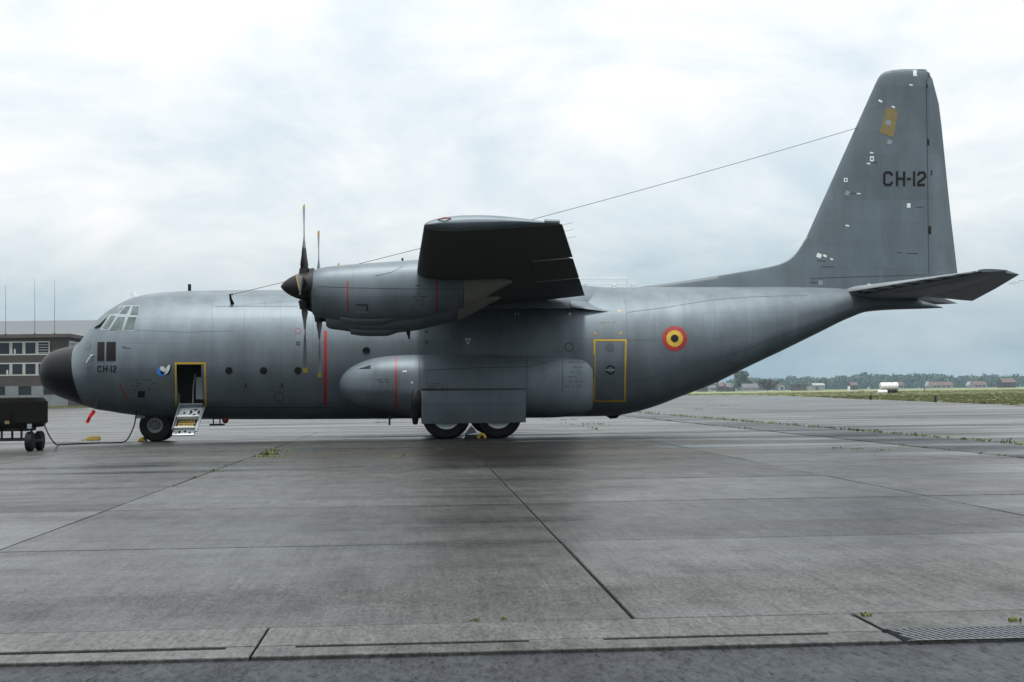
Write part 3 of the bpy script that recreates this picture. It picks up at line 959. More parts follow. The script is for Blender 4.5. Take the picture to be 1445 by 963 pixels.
def wing_ring(sgn, y, x0=0., x1=1., zoff=0, tscale=1., rot=0, cs=1.):
    le, te, z, tk = wing_at(y)
    c = te - le
    ring = []
    for x, zz in airfoil(c, tk * tscale, 22, x0, x1):
        px_, pz_ = x, zz
        if rot:
            hx = c * x0
            dx = x - hx
            px_ = hx + dx * math.cos(rot) + zz * math.sin(rot); pz_ = zz * math.cos(rot) - dx * math.sin(rot)
        if cs != 1.:
            px_ = c * .45 + (px_ - c * .45) * cs
        ring.append((le + px_, sgn * y, z + pz_ + zoff))
    return ring
HC = .73
WB = {}
for sgn in (-1, 1):
    bm = NB()
    ysn = [0] + list(np.linspace(1.8, 20.05, 26)) if sgn < 0 else [0.0] + list(np.linspace(1.8, 20.05, 26))
    rs = [wing_ring(sgn, y, 0, HC) for y in (ysn if sgn < 0 else [.001] + ysn[1:])]
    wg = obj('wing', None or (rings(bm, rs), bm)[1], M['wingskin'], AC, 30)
    # rounded tip cap
    bm = NB()
    rings(bm, [wing_ring(sgn, 20.055, 0, 1.), wing_ring(sgn, 20.15, 0, 1., 0, .86, 0, .995), wing_ring(sgn, 20.22, 0, 1., 0, .55, 0, .98), wing_ring(sgn, 20.25, 0, 1., 0, .12, 0, .95)])
    tip = obj('wing_tip', bm, M['skin'], AC, 50)
    parts = []
    for nm, a, b, rot in (('inboard_flap', 1.95, 8.42, .015), ('outboard_flap', 8.56, 13.82, .012), ('aileron', 13.95, 20.03, -.012)):
        bm = NB()
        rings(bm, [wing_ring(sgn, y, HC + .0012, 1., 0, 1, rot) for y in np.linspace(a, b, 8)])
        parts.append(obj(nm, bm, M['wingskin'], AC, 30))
    if sgn < 0:
        WB['w'] = bvh(wg); WB['tip'] = bvh(tip); wingn = wg; tipn = tip; fl = parts
def z3b(p): return [(560 + x * .2493, 280 + y * .2493) for x, y in p]
tm = fd('triangle_mark', [z3b([(243, 143), (270, 145), (257, 170)])], M['frame'], .006, tree=WB['w'], parent=wingn)
fd('triangle_core', [z3b([(250, 148), (263, 149), (257, 160)])], M['ink'], .010, tree=WB['w'], parent=wingn)
# position light and static wicks on the near tip
a = at(624, 313, -20.2)
bm = NB(); tube(bm, [(a[0] - .08, -20.22, a[1] + .03), (a[0] + .04, -20.26, a[1] + .06), (a[0] + .16, -20.22, a[1] + .05)], [.008, .014, .008]); obj('position_light', bm, M['red'], tipn, 40)
a = at(772, 315, -20.2)
bm = NB(); tube(bm, [(a[0] - .05, -20.24, a[1] + .03), (a[0] + .22, -20.24, a[1] + .02)], .04); obj('tail_light', bm, M['frame'], tipn, 40)
for y in (20.0, 19.0, 17.8):
    bm = NB()
    le, te, z, tk = wing_at(y)
    tube(bm, [(te - .03, -y, z), (te + .12, -y, z + .03), (te + .18, -y, z + .05)], .003, 5); obj('static_wick', bm, M['wire'], fl[2])
# fairing behind the wing root on the fuselage side
for sgn in (-1, 1):
    bm = NB()
    ptop = [(812, 400), (830, 404), (852, 420), (878, 439)]
    rs = []
    X0, X1 = at(806, 420, -2)[0], at(878, 440, -1.9)[0]
    for k in range(12):
        s = k / 11
        X = X0 + (X1 - X0) * s
        zl = 3.93 + (3.74 - 3.93) * s
        yo = 1.98 + (1.70 - 1.98) * s
        zu = 4.36 + (3.80 - 4.36) * s
        rs.append([(X, sgn * .9, zl), (X, sgn * yo, zl), (X, sgn * (yo - .02), zl + .03), (X, sgn * (yo * .80), zl + (zu - zl) * .75 + .03), (X, sgn * .9, zu + .05)])
    rings(bm, rs)
    wf = obj('wing_fairing', bm, M['skin'], AC, 25)
# forward fairing: wing sits in a faired saddle on the fuselage crown
bm = NB()
rs = []
for k in range(25):
    s = k / 24
    X = -1.0 + 7.2 * s
    w = 2.2 * math.sin(PI * min(1, max(.02, s * .96 + .02))) ** .45
    hgt = .20 * math.sin(PI * min(.98, max(.02, s))) ** .7
    rs.append([(X, w * math.cos(a), 3.9 + (.72 + hgt) * math.sin(a)) for a in np.linspace(0, PI, 20)])
rings(bm, rs)
obj('wing_saddle', bm, M['skin'], AC, 40)

# ---- engines and propellers
NCX = [(441.4, 382, 444), (444, 381, 446.5), (450, 379.5, 448.5), (462, 377, 450), (482, 374.8, 453), (505, 372.8, 456), (532, 371, 456), (560, 369, 454), (590, 366.8, 450), (619, 366, 443), (650, 370, 436), (680, 379, 422), (705, 388, 408), (723, 396, 399)]
NW = [.50, .53, .56, .59, .62, .635, .64, .64, .64, .63, .58, .46, .28, .05]
nx = [at(p[0], 410, -10.1)[0] for p in NCX]; ntop = [at(p[0], p[1], -10.1)[1] for p in NCX]; nbot = [at(p[0], p[2], -10.1)[1] for p in NCX]
def nac_ring(X, dy, dz, n=40):
    t, b, w = pchip(nx, ntop, X) + dz, pchip(nx, nbot, X) + dz, pchip(nx, NW, X)
    zc = b + (t - b) * .52
    ring = []
    for k in range(n):
        a = 2 * PI * k / n
        s, c = math.sin(a), math.cos(a)
        e2 = 2 / 2.25
        ring.append((X, dy + w * math.copysign(abs(s) ** e2, s), zc + ((t - zc) if c > 0 else (zc - b)) * math.copysign(abs(c) ** e2, c)))
    return ring
XF = at(653, 420, -10.1)[0]
PX = -2.766
def blade(bm, ang, cx, cy, cz):
    """one broad twisted blade along the radius"""
    rs = []
    stn = [(.28, .11, .11, 1.25), (.42, .20, .10, 1.0), (.60, .38, .06, .46), (.78, .44, .045, .24), (1.0, .45, .036, .13), (1.25, .45, .032, -.04), (1.5, .44, .028, -.10), (1.85, .42, .022, -.19), (1.93, .41, .021, -.21), (1.935, .41, .021, -.21), (2.03, .39, .018, -.22), (2.055, .30, .012, -.22)]
    for r, c, th, tw in stn:
        ring = []
        for k in range(14):
            a = 2 * PI * k / 14
            u, v = math.cos(a) * c / 2, math.sin(a) * th / 2
            # chord direction: tw=0 lies in the rotor plane, larger turns towards the axis
            xx = u * math.sin(tw) + v * math.cos(tw)
            tt = u * math.cos(tw) - v * math.sin(tw)
            ring.append((cx + xx, cy + r * math.sin(ang) + tt * math.cos(ang), cz + r * math.cos(ang) - tt * math.sin(ang)))
        rs.append(ring)
    rings(bm, rs)
    bm.faces.ensure_lookup_table()
    for f in bm.faces:
        co = f.calc_center_median()
        r = math.hypot(co.y - cy, co.z - cz)
        f.material_index = 1 if r < .95 else 2 if r > 1.932 else 0
def engine(sgn, dist, hz, near):
    dz = hz - 3.953
    dy = sgn * dist
    bm = NB()
    X = list(np.linspace(nx[0], nx[0] + .35, 8)) + list(np.linspace(nx[0] + .42, XF, 26))
    rs = [nac_ring(x, dy, dz) for x in X]
    # open intake lip at the chin: fold the front ring inwards
    c0 = nac_ring(nx[0], dy, dz)
    zc = sum(p[2] for p in c0) / len(c0)
    inner = [(nx[0] + .02, dy + (p[1] - dy) * .9, zc + (p[2] - zc) * .9) for p in c0]
    deep = [(nx[0] + .25, dy + (p[1] - dy) * .85, zc + (p[2] - zc) * .85) for p in c0]
    rings(bm, [deep, inner] + rs, True)
    nc = obj('engine_nacelle', bm, M['skin'], AC, 40)
    bm = NB(); rings(bm, [nac_ring(x, dy, dz) for x in np.linspace(XF + .012, nx[-1], 22)])
    ef = obj('exhaust_fairing', bm, M['exhaust'], nc, 40)
    # chin oil cooler bulge
    xa, xb = at(481, 450, -10.1)[0], at(541, 450, -10.1)[0]
    bm = NB()
    rs = []
    for x in np.linspace(xa, xb + .5, 10):
        zb = pchip(nx, nbot, x) + dz
        k = 1 - max(0, (x - xb) / .5)
        rs.append([(x, dy + .36 * math.cos(a), zb + .08 - (.13 * k + .02) * math.sin(a)) for a in np.linspace(0, PI, 12)])
    rings(bm, rs); obj('oil_cooler_duct', bm, M['skin'], nc, 40)
    # propeller
    bm = NB()
    lathe(bm, [(-.575, .01), (-.545, .06), (-.46, .145), (-.34, .225), (-.2, .29), (-.05, .335), (.10, .36), (.2, .37)], (PX, dy, hz + .06), 'X', 28)
    lathe(bm, [(.12, .40), (.13, .50), (.235, .515)], (PX, dy, hz + .0), 'X', 28)
    pr = obj('propeller', bm, M['black'], AC, 40)
    for k in range(4):
        bm = NB(); blade(bm, k * PI / 2, PX, dy, hz)
        obj('blade', bm, [M['blade'], M['black'], M['yellow']], pr, 40)
    for k in range(4):
        bm = NB(); a = k * PI / 2
        p = Vector((PX, dy + .3 * math.sin(a), hz + .3 * math.cos(a))); q = Vector((PX, dy + .50 * math.sin(a), hz + .50 * math.cos(a)))
        tube(bm, [p, q], [.15, .12], 14); obj('blade_cuff', bm, M['black'], pr, 40)
    return nc, ef, pr
ENG = {}
for sgn, dist, hz in ((-1, 10.1, 3.953), (-1, 5.0, 3.902), (1, 5.0, 3.902), (1, 10.1, 3.953)):
    ENG[(sgn, dist)] = engine(sgn, dist, hz, sgn < 0)
nco, efo, pro = ENG[(-1, 10.1)]
NT = bvh(nco)
def z2(p): return [(320 + x * .2493, 270 + y * .2493) for x, y in p]
fd('warning_stripe', ribbon(z2([(683, 510), (685, 690)]), 1.9), M['red'], .006, tree=NT, parent=nco)
fd('warning_stripe', ribbon(z2([(1190, 500), (1188, 680)]), 2.2), M['red'], .006, tree=NT, parent=nco)
fd('panel_seam', ribbon(z2([(515, 540), (700, 547), (1000, 553), (1330, 555)]), .6), M['stencil'], .004, tree=NT, parent=nco)
fd('panel_seam', ribbon(z2([(840, 480), (930, 460), (1000, 425)]), .5), M['stencil'], .004, tree=NT, parent=nco)
for x in (555, 1052):
    fd('panel_seam', ribbon(z2([(x, 640), (x, 720)]), .5), M['stencil'], .004, tree=NT, parent=nco)
stencils('stencil_lines', 583, 400, 600, 432, 12, tree=NT, parent=nco, rows=6)
# louvre: a recessed tray with a bright lower lip
fd('air_outlet', [z2([(730, 640), (800, 640), (800, 680), (730, 680)])], M['stencil'], .004, tree=NT, parent=nco)
fd('outlet_lip', [z2([(728, 681), (802, 681), (802, 686), (728, 686)])], M['frame'], .02, tree=NT, parent=nco)
fd('outlet_flap', [z2([(728, 648), (790, 648), (790, 680), (728, 680)])], M['skin'], .016, tree=NT, parent=nco)
a = at(568, 368, -10.1)
bm = NB(); tube(bm, [(a[0], -10.1, a[1] - .06), (a[0], -10.1, a[1] + .06)], .025); obj('vent_pipe', bm, M['ink'], nco)
nci = ENG[(-1, 5.0)][0]
NTI = bvh(nci)
fd('warning_stripe', ribbon(z2([(742, 745), (742, 790)]), 1.6), M['red'], .006, tree=NTI, parent=nci)
a = at(576, 474, -5)
bm = NB(); tube(bm, [(a[0], -5.0, a[1] + .12), (a[0] + .03, -5.0, a[1] - .1)], [.06, .02]); obj('drain_mast', bm, M['ink'], nci)

# ---- fin, rudder, tailplane
FZ = [(409, 1104, 1311.5, .33), (387, 1114, 1311.3, .32), (352, 1130, 1311, .30), (300, 1153.4, 1310.6, .27), (250, 1176, 1310, .235), (200, 1198.5, 1309.3, .20), (150, 1221, 1308.4, .165), (120, 1234.5, 1307.8, .14), (110, 1239.5, 1307.5, .13), (105, 1243.5, 1307.3, .115), (101.5, 1249, 1307.2, .09), (99.5, 1257, 1307, .06), (98.6, 1264, 1307, .03)]
def fin_ring(xl, xt, th, z, n=16):
    c = xt - xl
    up = []
    for k in range(n + 1):
        s = (1 - math.cos(PI * k / n)) / 2
        t = th * (1.0 * math.sqrt(s) * 1.4 * (1 - s * .62)) if s < 1 else th * .53
        up.append((xl + c * s, t))
    mxx = max(t for _, t in up)
    up = [(x, t / mxx * th) for x, t in up]
    return [(x, t, z) for x, t in up] + [(x, -t, z) for x, t in up[::-1][:-1]]
rs = []
for y, xl, xt, th in FZ:
    a, b = at(xl, y, 0), at(xt, y, 0)
    z = (a[1] + b[1]) / 2
    rs.append(fin_ring(a[0], b[0], th, z))
rs.append(fin_ring(at(1272, 98, 0)[0], at(1306, 98, 0)[0], .01, at(1288, 97.8, 0)[1]))
bm = NB(); rings(bm, rs)
fin = obj('fin', bm, M['fin'], AC, 40)
FT = bvh(fin)
RD = [(393, 1312.6, 1351.4, .165), (386.5, 1312.3, 1351, .165), (313, 1311.6, 1342.4, .14), (257.6, 1311, 1336.5, .12), (178.6, 1309.8, 1328.6, .09), (147, 1309.2, 1324.7, .08), (125, 1308.6, 1319, .07), (111.6, 1308.4, 1315.6, .06), (106.5, 1308.2, 1312, .05)]
bm = NB()
rs = []
for y, xa, xb, th in RD:
    a, b = at(xa, y, 0), at(xb, y, 0)
    z = (a[1] + b[1]) / 2
    rs.append([(a[0], -th, z), (a[0] + (b[0]-a[0])*.5, -th*.55, z), (b[0], -.008, z), (b[0], .008, z), (a[0] + (b[0]-a[0])*.5, th*.55, z), (a[0], th, z)])
rings(bm, rs)
rud = obj('rudder', bm, M['pod'], AC, 30)
RU = bvh(rud)
bm = NB()
a = [at(*p, 0) for p in ((1294, 98.5), (1302, 99), (1311, 103.5), (1312, 107), (1308.6, 108.5), (1295, 106.8))]
prism(bm, a, -.07, .07); bmesh.ops.bevel(bm, geom=bm.edges[:], offset=.015, segments=2, affect='EDGES')
obj('rudder_horn', bm, M['fin'], rud, 40)
# notch shows as a pale gap left of the horn
fd('horn_gap', [[(1288.6, 99.6), (1293.4, 99.6), (1293.4, 106.6), (1296, 107.6), (1288.6, 107.6)]], M['white'], .004, tree=FT, parent=fin, cell=3)
DF = [(893, 406.4), (940, 400.3), (1000, 391.2), (1050, 382.8), (1080, 377.6), (1098, 373.4), (1109, 369.0), (1117, 363.6), (1123.5, 357), (1129, 349.5), (1134, 341.0), (1139, 334)]
dx_ = [at(p[0], p[1], 0)[0] for p in DF]; dz_ = [at(p[0], p[1], 0)[1] for p in DF]
bm = NB()
rs = []
for X in np.linspace(dx_[0], dx_[-1], 60):
    zt2 = pchip(dx_, dz_, X)
    zb2_ = pchip(sX, sT, X) - .12
    w_ = .05 + .17 * min(1, max(0, (zt2 - zb2_ - .1) / 1.2)) ** .6
    hh_ = zt2 - zb2_
    rs.append([(X, -w_ * 1.25, zb2_), (X, -w_ * .95, zb2_ + hh_ * .35), (X, -w_ * .72, zb2_ + hh_ * .72), (X, -w_ * .45, zt2 - .035), (X, 0, zt2), (X, w_ * .45, zt2 - .035), (X, w_ * .72, zb2_ + hh_ * .72), (X, w_ * .95, zb2_ + hh_ * .35), (X, w_ * 1.25, zb2_)])
rings(bm, rs)
obj('dorsal_fin', bm, M['fin'], AC, 40)
fin_t = fin
fm = letters((('C', 1246, 1260), ('H', 1264, 1277.5), ('-', 1279.3, 1285.5), ('1', 1288.2, 1291.6), ('2', 1294, 1307)), 242, 263, 3.5)
fd('registration_marking', fm, M['ink'], .006, tree=FT, parent=fin, label='large black CH-12 lettering on the fin')
fd('marking_tick', [[(1312.2, 241), (1315.4, 241), (1314.4, 247), (1312.4, 250)]], M['ink'], .02, tree=RU, parent=rud)
def z6(p): return [(1080 + x * .3946, 80 + y * .3946) for x, y in p]
fd('antenna_panel', [z6([(433, 182), (475, 193), (458, 290), (409, 272)])], M['dullyellow'], .006, tree=FT, parent=fin, label='ochre panel near the top of the fin')
px_ = z6([(440, 237)])[0]
fd('panel_disc', disc(px_[0], px_[1], 4.2, 20), M['frame'], .009, tree=FT, parent=fin)
wh = [((405, 156), (418, 163), 7), ((452, 178), (463, 183), 6), ((515, 101), (527, 103), 5), ((374, 344), (386, 345), 5), ((363, 382), (375, 384), 5), ((287, 604), (300, 606), 5), ((207, 710), (219, 716), 8), ((232, 724), (242, 726), 6), ((365, 814), (377, 816), 5), ((327, 490), (340, 491), 4),
      ((374, 366), (388, 366), 18), ((281, 441), (294, 442), 14), ((287, 485), (300, 492), 16), ((436, 304), (452, 308), 16), ((506, 533), (519, 533), 16), ((184, 709), (200, 715), 15), ((190, 809), (205, 809), 16)]
for a, b, w in wh:
    fd('white_placard', ribbon(z6([a, b]), w * .3946), M['white'] if w != 16 or a[0] > 480 else M['frame'], .006, tree=FT, parent=fin, cell=4)
for p in ((381, 366), (287.5, 441.5)):
    q = z6([p])[0]
    fd('placard_dot', disc(q[0], q[1], 1.5, 10), M['ink'], .009, tree=FT, parent=fin)
sl_ = fd('stencil_lines', [q for p in (((183, 729), (216, 732)), ((200, 752), (245, 752)), ((540, 538), (562, 540)), ((470, 701), (487, 702)), ((505, 704), (545, 704)), ((160, 808), (187, 808)), ((385, 379), (402, 379)), ((305, 490), (322, 489))) for q in ribbon(z6(p), .9)], M['stencil'], .005, tree=FT, parent=fin)
sl_['kind'] = 'stuff'
for y0, y1 in ((100, 111), (296, 317), (607, 635)):
    fd('hinge_slot', ribbon(z6([(578 + (y0-100)*.0185, y0), (578.5 + (y0-100)*.0185, y1)]), 2.2 if y0 < 200 else 3.2 if y0 < 400 else 4.0), M['ink'], .006, tree=FT, parent=fin)
fd('panel_seam', ribbon([(1307.0, 112), (1309, 250), (1310.4, 386)], .9), M['stencil'], .005, tree=FT, parent=fin)
fd('panel_seam', ribbon([(1118, 395), (1170, 392), (1308, 388)], .6), M['stencil'], .004, tree=FT, parent=fin)
# tailplanes
for sgn in (-1, 1):
    def trg(y, le, te, z, tk, x0, x1, rot=0):
        c = (te - le)
        ring = []
        for x, zz in airfoil(c, tk, 14, x0, x1):
            zz -= .02 * 4 * (x / c) * (1 - x / c) * c
            hx = c * x0 if x0 > 0 else 0
            dx = x - hx
            ring.append((le + hx + dx * math.cos(rot) + zz * math.sin(rot), sgn * y, z + zz * math.cos(rot) - dx * math.sin(rot)))
        return ring
    bm = NB()
    rings(bm, [trg(y, le, te, 4.42, tk, 0, hc) for y, le, te, tk, hc in ((.05, 13.55, 17.8, .125, .62), (.6, 13.65, 17.65, .12, .62), (4.3, 14.31, 16.9, .11, .635), (7.85, 14.94, 16.12, .10, .65), (8.0, 15.0, 16.1, .05, .65))])
    tp = obj('tailplane', bm, M['tail'], AC, 35)
    bm = NB()
    rings(bm, [trg(y, le, te, 4.42, tk, hc, 1., .225) for y, le, te, tk, hc in ((.62, 13.65, 17.72, .12, .63), (4.3, 14.31, 16.95, .11, .645), (7.95, 14.96, 16.10, .10, .66))])
    el = obj('elevator', bm, M['tail'], AC, 35, label='elevator drooping below the tailplane')
    bm = NB()
    rings(bm, [trg(y, 14.93, 15.75, 4.44, .10, 0, .98) for y in (7.98, 8.06)])
    obj('horn_balance', bm, M['fin'], el, 35)
    if sgn < 0:
        teln = el
        TT = bvh(tp)
        fd('deicing_boot', [[(1198, 412.5), (1290, 397.0), (1380, 382.6), (1381, 386.0), (1300, 400.5), (1222, 415.5)]], M['black'], .006, tree=TT, parent=tp, cell=4, label='black rubber boot along the leading edge')
        fd('panel_seam', ribbon([(1258, 413), (1300, 407), (1362, 394)], .7), M['stencil'], .005, tree=TT, parent=tp)
for y, x in ((7.9, 16.1), (7.4, 16.15), (6.9, 16.25)):
    bm = NB(); tube(bm, [(x - .02, -y, 4.18), (x + .18, -y, 4.15)], .005, 5); obj('static_wick', bm, M['wire'], teln)

# ---- aerials, rails and wires on the crown
def crown(px, py, h, r=.035, tilt=0):
    X, Z = at(px, py, 0)
    bm = NB(); rings(bm, [[(X + tilt*k/3 + r*math.cos(a), r*.5*math.sin(a), Z + h*k/3) for a in [2*PI*i/8 for i in range(8)]] for k in range(4)])
    return X, Z, bm
X, Z, bm = crown(267.5, 412.5, .25, .05); obj('blade_aerial', bm, M['ink'], AC, 40)
hm = hit(FUS, 328, 429)[0]
bm = NB(); tube(bm, [hm + Vector((0, .02, 0)), hm + Vector((-.03, -.12, .12)), hm + Vector((-.05, -.16, .27)), hm + Vector((.04, -.17, .28))], [.06, .045, .04, .02], 8); obj('wire_mast', bm, M['ink'], AC, 40)
mtop = hm + Vector((.04, -.17, .28))
fa = at(1213, 178.5, 0)
def wire(a, b, sag, nm):
    a, b = Vector(a), Vector(b)
    bm = NB()
    tube(bm, [a.lerp(b, k / 30) - Vector((0, 0, sag * 4 * (k/30) * (1 - k/30))) for k in range(31)], .009, 5)
    return obj(nm, bm, M['wire'], AC)
wire(mtop, (fa[0] + .1, -.03, fa[1]), .16, 'aerial_wire')
X, Z = at(190, 422, 0)
bm = NB(); rings(bm, [[(X + .12*math.cos(a)*s + d, .03*math.sin(a)*s, Z - .05 + h) for a in [2*PI*i/10 for i in range(10)]] for h, s, d in ((0, 1.2, .02), (.12, .8, 0), (.25, .5, -.06))]); obj('white_aerial', bm, M['white'], AC, 40)
pt = [hit(FUS, *p)[0] for p in z4([(180, 738), (245, 655)])]
bm = NB(); tube(bm, [pt[0] + Vector((0, -.05, 0)), pt[1] + Vector((0, -.12, 0))], .022); tube(bm, [pt[1] + Vector((0, .02, 0)), pt[1] + Vector((0, -.12, 0))], .02); obj('pitot_probe', bm, M['white'], fus)
# white guard rail on the crown behind the wing
bm = NB()
P = lambda x, y: Vector((at(x, y, -.45)[0], -.45, at(x, y, -.45)[1]))
tube(bm, [P(806, 393.3), P(885, 393.3)], .017); tube(bm, [P(806, 400.8), P(884, 400.8)], .010)
tube(bm, [P(885, 393.3), P(881.5, 408)], .025); tube(bm, [P(872, 394), P(868, 408)], .012)
tube(bm, [P(806, 393.3), P(806, 408)], .02)
obj('guard_rail', bm, M['white'], AC, 40)
for x0_, x1_, y0_ in ((824, 829, 400), (863, 869, 402), (891, 895, 400.5)):
    a, b = at(x0_, y0_, -.4), at(x1_, 408, -.4)
    bm = NB(); box(bm, a[0], b[0], -.5, -.36, b[1] - .05, a[1], bevel=.01); obj('white_locker', bm, M['white'], AC)
# belly details
X0, Z0 = at(858, 588, -.4); X1, _ = at(876, 588, -.4)
bm = NB(); rings(bm, [[(X0 + (X1 - X0)*s, .25*math.cos(a), Z0 + .06 - d*math.sin(a)) for a in np.linspace(0, PI, 10)] for s, d in ((0, .06), (.3, .14), (.8, .13), (1, .05))]); obj('belly_fairing', bm, M['black'], AC, 40)
X0, Z0 = at(988, 545, 0); 
bm = NB()
xs_ = [at(*p, -.3) for p in ((985, 545), (1000, 541), (1010, 540.5), (1022, 529), (1020, 526), (990, 538))]
prism(bm, xs_, -.6, .6); obj('tail_skid_fairing', bm, M['black'], AC)
bm = NB()
a, b = at(296, 594, -.9), at(316, 604, -.9)
box(bm, a[0], b[0], -1.0, -.7, at(300, 601, -.9)[1], at(300, 598.5, -.9)[1]); tube(bm, [(a[0] + .1, -.85, at(300, 599, -.9)[1]), (a[0] + .1, -.85, a[1] + .2)], .02); tube(bm, [(a[0] + .3, -.85, at(300, 599, -.9)[1]), (a[0] + .3, -.85, a[1] + .2)], .02)
obj('step_rail', bm, M['steel'], AC)
bm = NB(); a = at(318, 594, -.6); lathe(bm, [(-.08, .05), (0, .1), (.12, .1)], (a[0], -.6, a[1]), 'Z', 14); obj('belly_beacon', bm, M['red'], AC)

# ================================================================== THINGS ROUND THE AIRCRAFT
# ground power unit
GY = -7.6
def gp(x, y, Y=GY): return at(x, y, Y)
ox = gp(10, 600)[0]
gpu = thing('ground_power_unit', 'dark olive ground power trailer parked in front of the aircraft nose', 'power trailer', (ox, GY + .62, 0))
bx0, bx1 = gp(-95, 600)[0] - ox, gp(46, 600)[0] - ox
zt_, zb2 = gp(30, 561)[1], gp(30, 604)[1]
xm = bx1
bm = NB(); box(bm, bx0, xm, -.60, .60, zb2, zt_, bevel=.05); gb = obj('body', bm, M['olive'], gpu, 40)
bm = NB(); box(bm, xm + .004, xm + .045, -.55, .55, zb2 + .05, zt_ - .05, bevel=.015); ge = obj('end_panel', bm, M['olive'], gpu, 40)
for k in range(3):
    x = bx0 + .15 + k * .95
    bm = NB(); box(bm, x, x + .85, -.625, -.603, zb2 + .12, zt_ - .10, bevel=.01); obj('side_panel', bm, M['olive'], gb)
bm = NB(); a = gp(7, 597); box(bm, a[0] - ox, a[0] - ox + .11, -.64, -.627, a[1] - .03, a[1] + .05); obj('data_plate', bm, M['dullyellow'], gb)
bm = NB(); a = gp(51, 580); lathe(bm, [(-.02, .06), (.02, .05)], (xm + .06, -.30, a[1]), 'X', 12); box(bm, xm + .046, xm + .07, -.42, -.34, a[1] + .14, a[1] + .24); obj('gauge', bm, M['seam'], ge)
bm = NB(); a = gp(42, 604); box(bm, a[0] - ox - .06, a[0] - ox + .05, -.64, -.61, a[1] - .02, a[1] + .10); obj('bracket', bm, M['rim'], gpu)
bm = NB()
zc1 = gp(20, 613)[1]; zc2 = gp(20, 623)[1]
box(bm, bx0, bx1 - .1, -.52, -.44, zc2, zc2 + .06); box(bm, bx0, bx1 - .1, .44, .52, zc2, zc2 + .06)
for x in (bx0 + .1, -.75, -.2, .3):
    box(bm, x, x + .05, -.50, -.46, zc2 + .06, zb2 - .002); box(bm, x, x + .05, .46, .50, zc2 + .06, zb2 - .002)
box(bm, bx0, bx1 - .2, -.5, .5, zb2 - .09, zb2 - .004)
obj('chassis', bm, M['steel'], gpu)
for px_, yy in ((42.5, -.42), (56, .30), (-40, -.42), (-28, .30)):
    X = gp(px_, 620, GY + .62 + yy)[0] - ox
    r = .255
    bm = NB(); lathe(bm, [(-.085, .10), (-.085, r*.9), (-.06, r), (.06, r), (.085, r*.9), (.085, .10)], (X, yy, r), 'X', 24)
    w = obj('wheel', bm, M['tyre'], gpu, 40)
    bm = NB(); lathe(bm, [(-.092, .11), (-.07, .09), (.07, .09), (.092, .11)], (X, yy, r), 'X', 16); obj('hub', bm, M['steel'], w)
bm = NB(); tube(bm, [(gp(36, 620)[0] - ox, -.42, .255), (gp(50, 620)[0] - ox, .0, .255)], .04); obj('axle', bm, M['steel'], gpu)

# cable from the trailer to the aircraft
pts = [(*at(63, 601, -6.6), -6.6), (*at(70, 616, -7.3), -7.3), (*at(77, 625.5, -7.3), -7.3)]
cpts = [Vector((x, y, z)) for x, z, y in pts]
for p in ((82, 629), (96, 628.2), (115, 627.4), (140, 626.4), (163, 625.9), (174, 625.2)):
    g = gnd(*p); cpts.append(Vector((g[0], g[1], .022)))
cY = cpts[-1].y
for p, Y in (((180, 620), cY * .8 - .2), ((185, 611), cY * .5 - .6), ((189.5, 600), -1.2), ((191.6, 588), -1.0), ((192, 580), -.95)):
    x, z = at(*p, Y); cpts.append(Vector((x, Y, z)))
def smooth_pts(P, k=6):
    o = []
    for i in range(len(P) - 1):
        a, b, c, d = P[max(i-1, 0)], P[i], P[i+1], P[min(i+2, len(P)-1)]
        for j in range(k):
            t = j / k
            o.append(.5 * ((2*b) + (c - a)*t + (2*a - 5*b + 4*c - d)*t*t + (3*b - a - 3*c + d)*t**3))
    return o + [P[-1]]
cpts = smooth_pts(cpts)
for p in cpts: p.z = max(p.z, .02)
bm = NB(); tube(bm, cpts, .02, 8)
tag(obj('power_cable', bm, M['ink'], None, 60), 'black power cable lying from the trailer to the belly of the nose', 'cable')

# red streamer hanging from a cord under the nose
h0 = hit(FUS, 137.5, 550)[0]
bm = NB()
a, b = at(132.5, 580, -1.3), at(121, 597, -1.35)
n = 10
for k in range(n):
    q = []
    for s in (k / n, (k + 1) / n):
        X = a[0] + (b[0] - a[0]) * s; Z = a[1] + (b[1] - a[1]) * s
        Y = -1.3 + .05 * math.sin(s * 9)
        q.append((Vector((X - .035, Y, Z + .03 + .02*math.sin(s*7))), Vector((X + .045, Y + .03, Z - .025))))
    quad(bm, q[0][0], q[1][0], q[1][1], q[0][1])
bmesh.ops.remove_doubles(bm, verts=bm.verts[:], dist=.0005)
bmesh.ops.solidify(bm, geom=bm.faces[:], thickness=.006)
st = thing('warning_streamer', 'bright red cloth streamer hanging on a cord below the black nose', 'streamer', (a[0], -1.3, a[1]))
o = obj('ribbon', bm, M['brightred'], st); o.location = -Vector(st.location)
bm = NB(); tube(bm, [h0 + Vector((0, -.01, 0)), Vector(((h0.x + a[0]) / 2 + .04, -1.36, (h0.z + a[1]) / 2 + .03)), Vector((a[0], -1.3, a[1]))], .007, 6)
o = obj('cord', bm, M['dullyellow'], st); o.location = -Vector(st.location)

